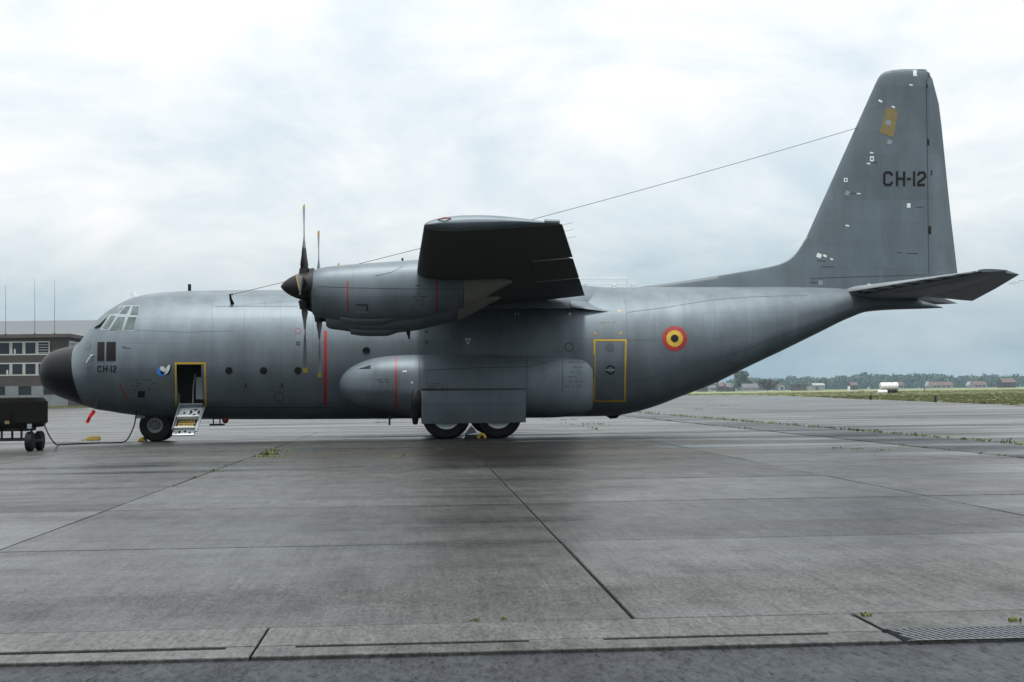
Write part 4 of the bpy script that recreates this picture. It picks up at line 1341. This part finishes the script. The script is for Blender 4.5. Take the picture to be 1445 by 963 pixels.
# wheel chocks
def chock(x, y, lab, s=1., rz=0):
    t = thing('wheel_chock', lab, 'chock', (x, y, 0), rz, 'yellow wheel chocks on the apron')
    bm = NB()
    L = .42 * s
    rings(bm, [[(xx, -.13*s, .002), (xx, .13*s, .002), (xx, .07*s, .09*s), (xx, -.03*s, .13*s)] for xx in (-L/2, L/2)])
    bmesh.ops.bevel(bm, geom=bm.edges[:], offset=.012, segments=2, affect='EDGES')
    obj('wedge', bm, M['yellow'], t, 40)
    bm = NB(); tube(bm, [(-L/2 - .02, 0, .03), (-L/2 - .10, .02, .012), (-L/2 - .16, -.05, .012), (-L/2 - .05, -.09, .012)], .012, 6); obj('rope', bm, M['dullyellow'], t)
g = gnd(199, 623.5); chock(g[0], g[1] + .25, 'yellow chock against the front of the nose wheel', 1., PI / 2)
g = gnd(132, 621.5); chock(g[0], g[1], 'yellow chock lying loose behind the power cable')
g = gnd(680, 620.5)
t = thing('tie_down_ring', 'yellow ring standing on the apron between the two main wheels', 'ring', (at(680, 617, -2.9)[0], -2.95, 0))
bm = NB(); rr = .095
tube(bm, [(rr * 1.0 * math.cos(a), 0, .03 + rr * math.sin(a) * 1.1) for a in np.linspace(-.25, PI + .25, 16)], .04, 8); obj('ring', bm, M['yellow'], t, 40)
bm = NB(); lathe(bm, [(0, .13), (.025, .12)], (0, 0, .003), 'Z', 14); obj('base', bm, M['steel'], t)
t = thing('wheel_chock', 'grey triangular chock between the two main wheels', 'chock', (at(664, 612, -2.6)[0], -2.6, 0))
bm = NB(); a = [at(*p, -2.6) for p in ((655.5, 614), (672, 610.5), (668.5, 604), (665, 601.5), (662.5, 604))]
prism(bm, [(x - t.location.x, z) for x, z in a], -.15, .12); obj('wedge', bm, M['seam'], t)
bm = NB(); prism(bm, [(-.2, .0), (.2, .0), (.14, a[0][1]), (-.14, a[0][1])], -.12, .1); obj('block', bm, M['steel'], t)

# ---- weeds in the joints
def weedmesh(spots):
    bm = NB()
    rg = random.Random(5)
    for x, y, r, n, h in spots:
        for k in range(n):
            a, d = rg.uniform(0, 2*PI), r * rg.random() ** .7
            px_, py_ = x + d * math.cos(a), y + d * math.sin(a) * .7
            b = rg.uniform(0, PI)
            hh = h * rg.uniform(.4, 1.1)
            w = .012 + .1 * hh
            lx, ly = rg.uniform(-.8, .8) * hh, rg.uniform(-.8, .8) * hh
            v = [bm.verts.new((px_ - w*math.cos(b), py_ - w*math.sin(b), 0)), bm.verts.new((px_ + w*math.cos(b), py_ + w*math.sin(b), 0)),
                 bm.verts.new((px_ + lx*.6 + w*.6*math.cos(b), py_ + ly*.6, hh*.7)), bm.verts.new((px_ + lx, py_ + ly, hh))]
            bm.faces.new((v[0], v[1], v[2])); bm.faces.new((v[0], v[2], v[3]))
    return bm
sp = []
rg = random.Random(11)
def wl(X, y0, y1, step, n, h, p=.7):
    y = y0
    while y < y1:
        if rg.random() < p: sp.append((X + rg.uniform(-.05, .05), y, rg.uniform(.08, .28), rg.randint(n // 2, n), h * rg.uniform(.5, 1.2)))
        y += step * rg.uniform(.5, 1.5)
wl(13.9, -14, 34, .35, 12, .10, .75); wl(13.9, 34, 80, 1.0, 12, .12, .5)
wl(11.25, -21, -8, .6, 8, .06, .5); wl(11.25, 4, 24, .8, 10, .08, .5); wl(6.3, 6, 30, .9, 8, .07, .35)
for (x, y), r, n, h in (((380, 642), .22, 60, .10), ((385, 637), .15, 40, .09), ((370, 645), .25, 40, .05), ((392, 645), .2, 30, .04), ((405, 637), .1, 14, .05), ((215, 639), .07, 10, .04), ((240, 639), .1, 8, .03), ((255, 639), .1, 8, .03),
                        ((495, 636), .12, 10, .03), ((521, 635), .12, 10, .03), ((556, 645), .08, 8, .03), ((571, 643), .1, 10, .04), ((478, 646), .06, 6, .03), ((581, 635), .15, 10, .03), ((620, 635), .12, 10, .03),
                        ((275, 674), .06, 10, .03), ((300, 664), .06, 10, .03), ((318, 657), .06, 10, .03), ((1222, 870), .03, 16, .03), ((1435, 877), .05, 14, .03), ((668, 876), .03, 8, .015), ((712, 874), .03, 8, .015), ((660, 887), .03, 6, .01),
                        ((838, 599), .5, 40, .08), ((800, 593), .5, 30, .07), ((1020, 573), 1.5, 50, .12), ((985, 578), 1.0, 30, .10), ((896, 581), .7, 20, .08), ((850, 600), .3, 14, .05),
                        ((537, 597), .4, 30, .08), ((545, 592), .5, 30, .08), ((1250, 636), .2, 10, .05), ((1210, 634), .2, 10, .05), ((1180, 633), .2, 10, .05)):
    X, Y = gnd(x, y)
    sp.append((X, Y, r, n, h))
tag(obj('weeds', weedmesh(sp), M['weed']), 'green weeds growing in the joints of the concrete', 'weeds', kind='stuff')

# ================================================================== BACKGROUND
# meadow on the right
edge = [gnd(1500, 574.6), gnd(1445, 572), gnd(1320, 566.8), gnd(1200, 562.4), gnd(1100, 559.0), gnd(1010, 557.0)]
edge = [(38, 40), (43, 56), (48, 85), (56, 135), (70, 210), (88, 330), (30, 470), (-60, 560)]
poly = edge + [(-60, 3050), (2300, 3050), (2300, 40)]
bm = NB()
vs = [bm.verts.new((x, y, .02)) for x, y in poly]
bm.faces.new(vs)
bmesh.ops.triangulate(bm, faces=bm.faces[:])
meadow = tag(obj('meadow', bm, M['grass']), kind='structure')
bm = NB()
rg = random.Random(21)
def tuft(bm, x, y, w, h, mi):
    a = rg.uniform(0, PI)
    dx, dy = w*math.cos(a), w*math.sin(a)
    v = [bm.verts.new((x-dx, y-dy, 0)), bm.verts.new((x+dx, y+dy, 0)), bm.verts.new((x+dx*.9+rg.uniform(-w, w)*.4, y+dy, h*rg.uniform(.5, 1))), bm.verts.new((x-dx*.8, y-dy, h*rg.uniform(.6, 1)))]
    bm.faces.new(v).material_index = mi
def inside(x, y):
    for (xa, ya), (xb, yb) in zip(edge[:6], edge[1:6]):
        if ya <= y < yb: return x > xa + (xb - xa) * (y - ya) / (yb - ya)
    return y >= 330 and x > 88 - (y-330) * .41
c = 0
while c < 26000:
    y = 56 + 420 * rg.random() ** 1.5
    x = rg.uniform(40, .45 * (y + D) + 12)
    if not inside(x, y): continue
    tuft(bm, x, y, .12 + .0012*y, (.10 + .0005 * y) * rg.uniform(.5, 1.2), 1 if (y > 200 and rg.random() < .7) or rg.random() < .12 else 0)
    c += 1
tag(obj('grass', bm, [M['grass'], M['seed']]), 'long meadow grass with pale seed heads beyond the apron', 'grass', kind='stuff')

# foliage
def crown_mesh(bm, cx, cy, z0, z1, rx, ry, n, size, rg, low=.3):
    """leaf clumps through the volume of an uneven crown"""
    lobes = [(cx + rg.uniform(-.5, .5)*rx, cy + rg.uniform(-.5, .5)*ry, z0 + (z1-z0)*rg.uniform(low, .85), rg.uniform(.4, .65)) for _ in range(6)]
    for k in range(n):
        lx, ly, lz, ls = lobes[k % 6]
        th, ph = rg.uniform(0, 2*PI), math.acos(rg.uniform(-1, 1))
        r = ls * rg.random() ** .35
        p = Vector((lx + rx*r*math.sin(ph)*math.cos(th), ly + ry*r*math.sin(ph)*math.sin(th), lz + (z1-z0)*.5*r*math.cos(ph)))
        p.z = min(max(p.z, z0), z1)
        nrm = Vector((rg.uniform(-1, 1), rg.uniform(-1, 1), rg.uniform(-.4, 1))).normalized()
        u = nrm.orthogonal().normalized()
        v = nrm.cross(u)
        s = size * rg.uniform(.6, 1.3)
        f = bm.faces.new([bm.verts.new(p + u*s*math.cos(a) * rg.uniform(.7, 1.2) + v*s*math.sin(a) * rg.uniform(.7, 1.2)) for a in (0, 1.3, 2.5, 3.8, 5.0)])
        f.material_index = rg.choice((0, 0, 1))
M['leaf1'] = mat('leaves_dark', (.018, .040, .022), .8, 0, .3, .1)
M['leaf2'] = mat('leaves_mid', (.030, .060, .030), .8, 0, .3, .1)
M['leaf3'] = mat('leaves_purple_brown', (.030, .024, .026), .8, 0, .3, .1)
M['leaf4'] = mat('leaves_deep', (.040, .036, .032), .8, 0, .3, .1)
M['bark'] = mat('bark', (.05, .04, .03), .9)
bm = NB()
rg = random.Random(33)
FY = 2600
def hz_top(px):       # skyline of the wood, in metres above ground at FY
    return 22.5 + 2.6*math.sin(px*.021) + 2.0*math.sin(px*.067 + 1) + 1.2*math.sin(px*.17)
for k in range(430):
    row = k % 3
    Y = FY + row * 45 + rg.uniform(-15, 15)
    px_ = 940 + 640 * (k / 430.) + rg.uniform(-3, 3)
    X = (px_ - 590) / F * (Y + D)
    fade = min(1, max(.45, (px_ - 985) / 70.))
    top = hz_top(px_) * fade + rg.uniform(-2.4, 3.2) + row * 1.2
    crown_mesh(bm, X, Y, 0, top, 11.5, 9, 130, 2.0, rg, .12)
tag(obj('wood', bm, [M['leaf1'], M['leaf2']]), 'dense far off wood along the horizon on the right', 'wood', kind='stuff')

def tree(px, Y, h, rx, lab, mats, base=.2, n=700, size=.7):
    k_ = 1.6
    Y, h, rx, size = Y * k_, h * k_, rx * k_, size * k_
    X = (px - 590) / F * (Y + D)
    t = thing('tree', lab, 'tree', (X, Y, 0))
    rgt = random.Random(int(px))
    bm = NB(); crown_mesh(bm, 0, 0, h*base, h, rx, rx, n, size, rgt); obj('crown', bm, mats, t)
    bm = NB(); tube(bm, [(0, 0, 0), (.1, 0, h*.35), (.3, .1, h*.6)], [.4, .3, .15], 8)
    for a in (0, 2, 4): tube(bm, [(.1, 0, h*.35), (rx*.4*math.cos(a), rx*.4*math.sin(a), h*.6)], [.2, .08], 6)
    obj('trunk', bm, M['bark'], t)
tree(1049, 905, 13.0, 5.2, 'tall green tree standing above the cottages at the end of the wood', [M['leaf1'], M['leaf2']], .12)
tree(1060, 920, 9.5, 4.0, 'smaller green tree just right of the tall tree', [M['leaf1'], M['leaf2']], .12)
tree(1087, 860, 7.6, 6.6, 'low rounded dark purple brown tree beside the white cottage', [M['leaf3'], M['leaf4']], .02, 900)
tree(1170, 1050, 7.5, 3.0, 'narrow dark tree at the foot of the wood behind the grey shed', [M['leaf1'], M['leaf1']], .1)

# houses
M['redroof'] = mat('red_tiles', (.060, .036, .033), .8, 0, .2, .5)
M['darkroof'] = mat('slate', (.05, .05, .06), .7, 0, .2, .5)
M['greywall'] = mat('grey_render', (.17, .18, .19), .8, 0, .1, .5)
M['whitewall'] = mat('white_render', (.20, .21, .21), .8, 0, .05, .5)
M['brownwall'] = mat('brown_boards', (.055, .046, .043), .85, 0, .2, .5)
M['brickw'] = mat('brown_brick', (.036, .029, .028), .85, 0, .3, .6)
def house(px0, px1, Y, hw, hr, lab, wallm, roofm, depth=7, gable='x', door=None, win=(), name='house', cat='house', chim=False):
    k_ = 1.6
    Y, hw, hr, depth = Y * k_, 1.2 + (hw - .75) * k_, hr * k_, depth * k_
    if door: door = (door[0], door[1] * k_, door[2] * k_, door[3])
    win = [(u, z * k_, w * k_, h * k_) for u, z, w, h in win]
    s = (Y + D) / F
    X0, X1 = (px0 - 590) * s, (px1 - 590) * s
    cx, L = (X0 + X1) / 2, (X1 - X0)
    t = thing(name, lab, cat, (cx, Y, 0))
    bm = NB(); box(bm, -L/2, L/2, 0, depth, 0, hw)
    if hr and gable == 'x':      # ridge along x
        prof = [(0, hw + .002), (depth, hw + .002), (depth/2, hw + hr - .12)]
        rings(bm, [[(x, y, z) for y, z in prof] for x in (-L/2, L/2)])
    elif hr:
        rings(bm, [[(x, y, z) for x, z in ((-L/2, hw + .002), (L/2, hw + .002), (0, hw + hr - .12))] for y in (0, depth)])
    obj('wall', bm, wallm, t)
    if hr:
        bm = NB()
        if gable == 'x':
            for a, b in ((-.4, depth/2), (depth + .4, depth/2)):
                za = hw - .4 * hr / (depth/2)
                rings(bm, [[(x, a, za), (x, b, hw + hr), (x, b, hw + hr + .18), (x, a, za + .18)] for x in (-L/2 - .3, L/2 + .3)])
        else:
            for a in (-1, 1):
                za = hw - .3 * hr / (L/2)
                rings(bm, [[(a*(L/2 + .3), y, za), (0, y, hw + hr), (0, y, hw + hr + .18), (a*(L/2 + .3), y, za + .18)] for y in (-.3, depth + .3)])
        rf = obj('roof', bm, roofm, t)
        if chim:
            bm = NB(); box(bm, L*.2, L*.2 + .7, depth/2 - .3, depth/2 + .4, hw + hr - .5, hw + hr + 1.1); obj('chimney', bm, M['brickw'], rf)
    else:
        bm = NB(); box(bm, -L/2 - .2, L/2 + .2, -.2, depth + .2, hw + .003, hw + .25); obj('roof', bm, roofm, t)
    if door:
        u, w, h, m = door
        bm = NB(); box(bm, -L/2 + u*L - w/2, -L/2 + u*L + w/2, -.06, -.004, 0.01, h); obj('door', bm, m, t)
    for u, z, w, h in win:
        bm = NB(); box(bm, -L/2 + u*L - w/2, -L/2 + u*L + w/2, -.07, -.004, z, z + h); wf_ = obj('window', bm, M['whitewall'], t)
        bm = NB(); box(bm, -L/2 + u*L - w/2 + .1, -L/2 + u*L + w/2 - .1, -.10, -.071, z + .1, z + h - .1); obj('pane', bm, M['darkglass'], wf_)
W2 = ((.3, 1.0, 1.2, 1.2), (.7, 1.0, 1.2, 1.2))
house(1103.5, 1112.5, 800, 3.0, 1.3, 'small white cottage with one dark window beside the round dark tree', M['whitewall'], M['redroof'], 4, 'y', None, ((.5, .8, 1.5, 1.5),))
house(1052, 1074, 830, 2.2, 2.4, 'long grey hut with a slate roof and a white door', M['greywall'], M['darkroof'], 8, 'x', (.55, 1.3, 1.9, M['whitewall']), chim=False)
house(1036, 1044, 840, 2.4, 2.2, 'dark gabled shed with two white doors left of the long grey hut', M['brickw'], M['darkroof'], 8, 'y', (.75, 1.4, 2.0, M['whitewall']), ((.3, .6, 1.3, 1.4),))
house(1028, 1035, 860, 3.0, 2.4, 'dark slate roofed cottage between the red roof and the dark shed', M['brickw'], M['darkroof'], 8, 'x', None, W2)
house(1017, 1028, 900, 3.4, 2.4, 'brick cottage with a red tiled roof left of the tall tree', M['brickw'], M['redroof'], 8, 'x', None, W2, chim=True)
house(1004, 1015, 930, 2.6, 1.6, 'low white outbuilding farthest left under the tail', M['whitewall'], M['darkroof'], 8, 'x', None, W2)
house(988, 1003, 960, 3.2, 2.6, 'reddish brick house half hidden by the belly of the tail', M['brickw'], M['redroof'], 8, 'x', None, W2)
house(1127, 1146, 800, 3.9, 0, 'flat roofed brown barn right of the white cottage', M['brownwall'], M['greywall'], 10, 'x', None, ((.3, 2.4, 2.6, 1.0), (.75, 2.4, 2.0, 1.0)), 'barn', 'barn')
house(1146.6, 1152, 770, 2.5, 0, 'small white hut against the right end of the brown barn', M['whitewall'], M['whitewall'], 4, 'x', (.5, .9, 1.9, M['greywall']), (), 'hut', 'hut')
house(1154, 1171, 880, 3.2, 1.4, 'low grey shed with a pale roof right of the white hut', M['greywall'], M['greywall'], 9, 'x', (.3, 2, 2.2, M['darkroof']), (), 'shed', 'shed')
house(1209, 1219, 900, 3.0, 1.9, 'red roofed cottage left of the white tank trailer', M['brownwall'], M['redroof'], 7, 'x', None, W2)
house(1276, 1286, 900, 2.8, 2.0, 'red roofed cottage right of the white tank trailer', M['whitewall'], M['redroof'], 7, 'x', None, W2)
house(1324, 1359, 950, 2.2, 2.5, 'long red roofed row with white gables, left one of two', M['whitewall'], M['redroof'], 8, 'x', (.1, 1.6, 2, M['greywall']), ((.25, .8, 1.2, 1.1), (.4, .8, 1.2, 1.1), (.6, .8, 1.2, 1.1), (.8, .8, 1.2, 1.1)), 'row_house')
house(1386, 1409, 950, 2.2, 2.5, 'shorter red roofed row with a white gable, right one of two', M['whitewall'], M['redroof'], 8, 'x', (.1, 1.6, 2, M['greywall']), ((.3, .8, 1.2, 1.1), (.55, .8, 1.2, 1.1), (.8, .8, 1.2, 1.1)), 'row_house')
for a, b in ((1321, 1326),):
    house(a, b, 940, 2.4, 2.6, 'white gabled annexe at the left end of the long red row', M['whitewall'], M['whitewall'], 6, 'y', None, ((.5, .8, .9, 1.0),), 'annexe', 'annexe')
house(1382, 1388, 940, 2.2, 2.4, 'white gabled annexe at the left end of the shorter red row', M['whitewall'], M['whitewall'], 6, 'y', None, ((.5, .8, .9, 1.0),), 'annexe', 'annexe')
house(1432, 1452, 900, 3.6, 2.6, 'large red roofed house at the right edge', M['brickw'], M['redroof'], 9, 'x', None, W2)

# white tank trailer standing in the meadow
TY = 285
def tp2(px, py): return at(px, py, TY)
tX = tp2(1257, 555)[0]
M['tank'] = mat('white_tank', (.55, .56, .56), .5, 0, .06, .8)
tk = thing('tank_trailer', 'white cylindrical tank on a dark trailer standing in the meadow', 'tank trailer', (tX, TY, 0))
s = (TY + D) / F
zt_ = tp2(1257, 540)[1]; zm = tp2(1257, 551)[1]
bm = NB()
Rr = (zt_ - zm) / 2
lathe(bm, [(-12.7*s, .1), (-12.6*s, Rr*.8), (-12.2*s, Rr*.97), (-11.5*s, Rr), (11.5*s, Rr), (12.2*s, Rr*.97), (12.6*s, Rr*.8), (12.7*s, .1)], (0, 1.2, zm + Rr), 'X', 28)
tb = obj('tank', bm, M['tank'], tk, 30)
bm = NB()
for x in (-8*s, -3*s, 2*s, 7*s):
    tube(bm, [(x + 1*s, 1.2 - Rr - .03, zm + Rr), (x + 3.0*s, 1.2 - Rr*.8, zm + Rr*1.7)], .05, 6)
for x in (-3*s, 4*s): lathe(bm, [(0, .35), (.15, .32)], (x, 1.2, zt_ - .02), 'Z', 12)
obj('ladder_frame', bm, M['greywall'], tb)
bm = NB(); box(bm, -11*s, 11*s, .3, 2.1, zm - .50, zm - .25); box(bm, 11*s, 18*s, 1.0, 1.4, zm - .55, zm - .38)
for k in range(6):
    x = -10*s + k*4*s
    tube(bm, [(x, .6, zm - .25), (x + 1.2*s, .6, zm + .22)], .07, 6); tube(bm, [(x + 2.4*s, .6, zm - .25), (x + 1.2*s, .6, zm + .22)], .07, 6)
obj('chassis', bm, M['steel'], tk)
for x in (-5*s, -1*s, 7*s):
    for y in (.35, 2.05):
        bm = NB(); lathe(bm, [(-.14, .12), (-.14, .42), (.14, .42), (.14, .12)], (x, y, .44), 'Y', 18); obj('wheel', bm, M['tyre'], tk, 30)
wb = thing('white_cylinder_tank', 'low white horizontal drum standing left of the tank trailer', 'drum', (tp2(1239.5, 555)[0], TY - 3, 0))
bm = NB(); h = tp2(1240, 550.5)[1]
lathe(bm, [(-6.7*s, .1), (-6.6*s, h*.40), (-6.2*s, h*.48), (6.2*s, h*.48), (6.6*s, h*.4), (6.7*s, .1)], (0, 0, h*.5), 'X', 20); obj('drum', bm, M['tank'], wb, 30)
bm = NB(); box(bm, -5*s, -4*s, -.6, .6, 0, .35); box(bm, 4*s, 5*s, -.6, .6, 0, .35); obj('cradle', bm, M['greywall'], wb)

# signs and frames in the meadow
def sign(px, w_px, y0, y1, Y, lab):
    s = (Y + D) / F
    X = at(px, y1, Y)[0]
    t = thing('airfield_sign', lab, 'sign', (X, Y, 0))
    zt_, zb_ = at(px, y0, Y)[1], at(px, y1, Y)[1]
    bm = NB(); box(bm, -w_px*s/2, w_px*s/2, -.05, .05, zb_, zt_, bevel=.02); obj('board', bm, M['tank'], t)
    bm = NB(); box(bm, -w_px*s/4, -w_px*s/4 + .1, .06, .16, 0, zt_ - .1); box(bm, w_px*s/4 - .1, w_px*s/4, .06, .16, 0, zt_ - .1); obj('leg', bm, M['greywall'], t)
sign(1198, 3.6, 545.2, 552.5, 360, 'tall narrow white board standing in the meadow left of the red cottage')
fr = thing('metal_stand', 'dark sloping metal stand in the meadow left of the white drum', 'stand', (at(1214, 555, 270)[0], 270, 0))
bm = NB()
for dx in (0, .55):
    tube(bm, [(-.9 + dx, 0, 0), (-.3 + dx, 0, .8), (.05 + dx, 0, 1.0), (.2 + dx, 0, .8)], .05, 6)
    tube(bm, [(.35 + dx, 0, 0), (.2 + dx, 0, .8)], .05, 6)
obj('frame', bm, M['steel'], fr)
for px_, Y, lab in ((1316, 330, 'small dark marker post at the far edge of the meadow'), (1237, 118, 'low dark marker post near the apron edge left'), (1332, 84, 'low dark marker post near the apron edge, right one')):
    t = thing('marker_post', lab, 'post', ((px_ - 590) / F * (Y + D), Y, 0), 0)
    bm = NB(); box(bm, -.09, .09, -.09, .09, 0, .6 if Y < 200 else 1.1, bevel=.02); obj('post', bm, M['steel'], t)

# ---- left background: office building with long window bands
BY = 192.0
def bp(px, py, Y=BY): return at(px, py, Y)
bX = bp(40, 560)[0]
ob = thing('office_building', 'three storey brown brick office building with long white framed window bands', 'building', (bX, BY, 0))
def bl(px, py): x, z = bp(px, py); return x - bX, z
xL, xR = bl(-60, 500)[0], bl(95.5, 500)[0]
zs = {y: bl(30, y)[1] for y in (472, 477, 482, 501.5, 512, 530.5, 545, 558, 570)}
M['winframe'] = mat('white_window_frame', (.30, .32, .315), .6, 0, .1, 1)
M['concpanel'] = mat('grey_wall_panel', (.12, .135, .14), .8, 0, .15, .4)
M['curtain'] = mat('pale_curtain', (.35, .37, .38), .8)
M['officeglass'] = mat('office_glass', (.010, .012, .017), .12, spec=.4)
bm = NB()
DP = 12
box(bm, xL, xR, .25, DP, 0, zs[477])
for a, b in (((477, 482)), ((501.5, 512)), ((530.5, 545))):
    box(bm, xL, xR - .003, 0, .248, zs[b], zs[a] - .003)
wl_ = obj('wall', bm, M['brickw'], ob)
bm = NB(); box(bm, bl(73, 490)[0], xR - .002, .0, .246, zs[501.5] + .003, zs[482] - .003); obj('brick_pier', bm, M['brickw'], ob)
bm = NB(); box(bm, xL - .4, xR + .5, -.5, DP + .4, zs[477] + .003, zs[472]); obj('roof', bm, M['brownwall'], ob)
bm = NB(); box(bm, xL, xR, -.03, .2, 0, zs[558] - .003); obj('plinth', bm, M['concpanel'], ob)
def window(parent, x0, x1, z0, z1, y, frame=.22, mull=True, m='winframe', ax='x'):
    bm = NB()
    def bb(a, b, c, d, y0=-.02, y1=.16):
        if ax == 'x': box(bm, a, b, y + y0, y + y1, c, d)
        else: box(bm, y - y1, y - y0, a, b, c, d)
    bb(x0, x1, z1 - frame, z1); bb(x0, x1, z0, z0 + frame); bb(x0, x0 + frame, z0 + frame, z1 - frame); bb(x1 - frame, x1, z0 + frame, z1 - frame)
    w = obj('window', bm, M[m], parent)
    bm = NB()
    if ax == 'x': box(bm, x0 + frame + .002, x1 - frame - .002, y + .08, y + .12, z0 + frame, z1 - frame)
    else: box(bm, y - .12, y - .08, x0 + frame + .002, x1 - frame - .002, z0 + frame, z1 - frame)
    obj('pane', bm, M['officeglass'], w)
    return w
rgb = random.Random(4)
for (ya, yb, lim) in ((482, 501.5, 73), (512, 530.5, 95)):
    px_ = -58.2
    k = 0
    while px_ + 18.4 < lim + 1:
        a, b = bl(px_, 500)[0], bl(px_ + 18.2, 500)[0]
        w = window(ob, a + .01, b - .01, zs[yb] + .01, zs[ya] - .01, 0, .2)
        q = rgb.random()
        if q < .7:
            bm = NB(); u = rgb.choice((.1, .7, .15)); c0 = a + .22 + (b - a - .44) * u
            box(bm, c0, c0 + .28, .055, .075, zs[yb] + .25, zs[yb] + rgb.uniform(.6, 1.8)); obj('curtain', bm, M['curtain'], w)
        if k == 4 - 1 + 3 and ya == 482:
            pass
        px_ += 18.4; k += 1
# blinds in the right-most upper window
a = bl(53, 490)[0]
bm = NB()
for k in range(4):
    z = zs[501.5] + .35 + k * .42
    box(bm, a + .0, a + 1.7, .03, .05, z, z + .07)
obj('blind_slat', bm, M['curtain'], ob)
for px0, px1 in ((-46, -28), (-10, 7), (26, 44), (61.5, 79)):
    a, b = bl(px0, 550)[0], bl(px1, 550)[0]
    window(ob, a, b, zs[558] + .02, zs[545] - .02, 0, .06, m='brickw')
for px0, px1 in ((-28, -10), (7.3, 25.8), (44.3, 61.2), (79.3, 95)):
    a, b = bl(px0, 550)[0], bl(px1, 550)[0]
    bm = NB(); box(bm, a + .01, b - .01, -.02, .24, zs[558] + .004, zs[545] - .006); obj('wall_panel', bm, M['concpanel'], ob)
for k in range(3):
    for (ya, yb) in ((482, 501.5), (512, 530.5)):
        window(ob, .8 + k * 3.6, 3.9 + k * 3.6, zs[yb], zs[ya], xR + .16, .25, ax='y')
# hangar behind with a big grey roof
hg = thing('hangar', 'large hangar with a plain grey roof behind the office building', 'hangar', (-150, 300, 0))
z_r = at(60, 450, 315)[1]; z_e = at(60, 482, 300)[1]
bm = NB(); box(bm, -60, 78, 0, 60, 0, z_e); obj('wall', bm, M['brickw'], hg)
M['hroof'] = mat('grey_sheet_roof', (.055, .066, .075), .6, 0, .08, .5, stretch=(3, .2, .2))
bm = NB()
rings(bm, [[(x, -1, z_e - .2), (x, 24, z_r), (x, 36, z_r), (x, 61, z_e - .2), (x, 61, z_e + .1 - .4), (x, -1, z_e - .5)] for x in (-61, 79)])
obj('roof', bm, M['hroof'], hg)
for px_, y0, lab in ((8, 403, 'thin whip mast on the office roof, leftmost of three'), (49, 393, 'thin whip mast on the office roof, middle of three'), (77, 396, 'thin whip mast on the office roof, rightmost of three')):
    X, z1_ = at(px_, y0, BY + 4)
    t = thing('whip_mast', lab, 'mast', (X, BY + 4, zs[472]), 0, 'whip masts on the office roof')
    bm = NB(); tube(bm, [(0, 0, 0), (0, 0, (z1_ - zs[472]) * .4), (0, 0, z1_ - zs[472])], [.045, .035, .02], 6); obj('rod', bm, M['wire'], t)
    bm = NB(); box(bm, -.25, .25, -.25, .25, .002, .25); obj('base', bm, M['steel'], t)
# verge in front of the building
bm = NB()
v = [bm.verts.new(p) for p in ((-95, 172, .03), (-52, 172, .03), (-50, 189, .03), (-95, 189, .03))]
bm.faces.new(v)
tag(obj('verge', bm, M['grass']), kind='structure')
rg = random.Random(8)
bm = NB()
for k in range(1500):
    tuft(bm, rg.uniform(-95, -51), rg.uniform(172, 188), .3, .3, 0)
tag(obj('verge_grass', bm, [M['grass'], M['seed']]), 'rough grass strip in front of the office building', 'grass', kind='stuff')

# ================================================================== AIR
HAZE = True
if HAZE:
    bm = NB(); box(bm, -1200, 2400, -75, 3100, -1.3, 60)
    hzm = bpy.data.materials.new('haze')
    hzm.use_nodes = True
    t = hzm.node_tree
    t.nodes.clear()
    o_ = t.nodes.new('ShaderNodeOutputMaterial')
    pv = t.nodes.new('ShaderNodeVolumePrincipled')
    pv.inputs['Color'].default_value = (.62, .86, 1.0, 1)
    pv.inputs['Density'].default_value = .00007
    t.links.new(pv.outputs[0], o_.inputs['Volume'])
    hz_ = obj('haze', bm, hzm)
    tag(hz_, kind='stuff')
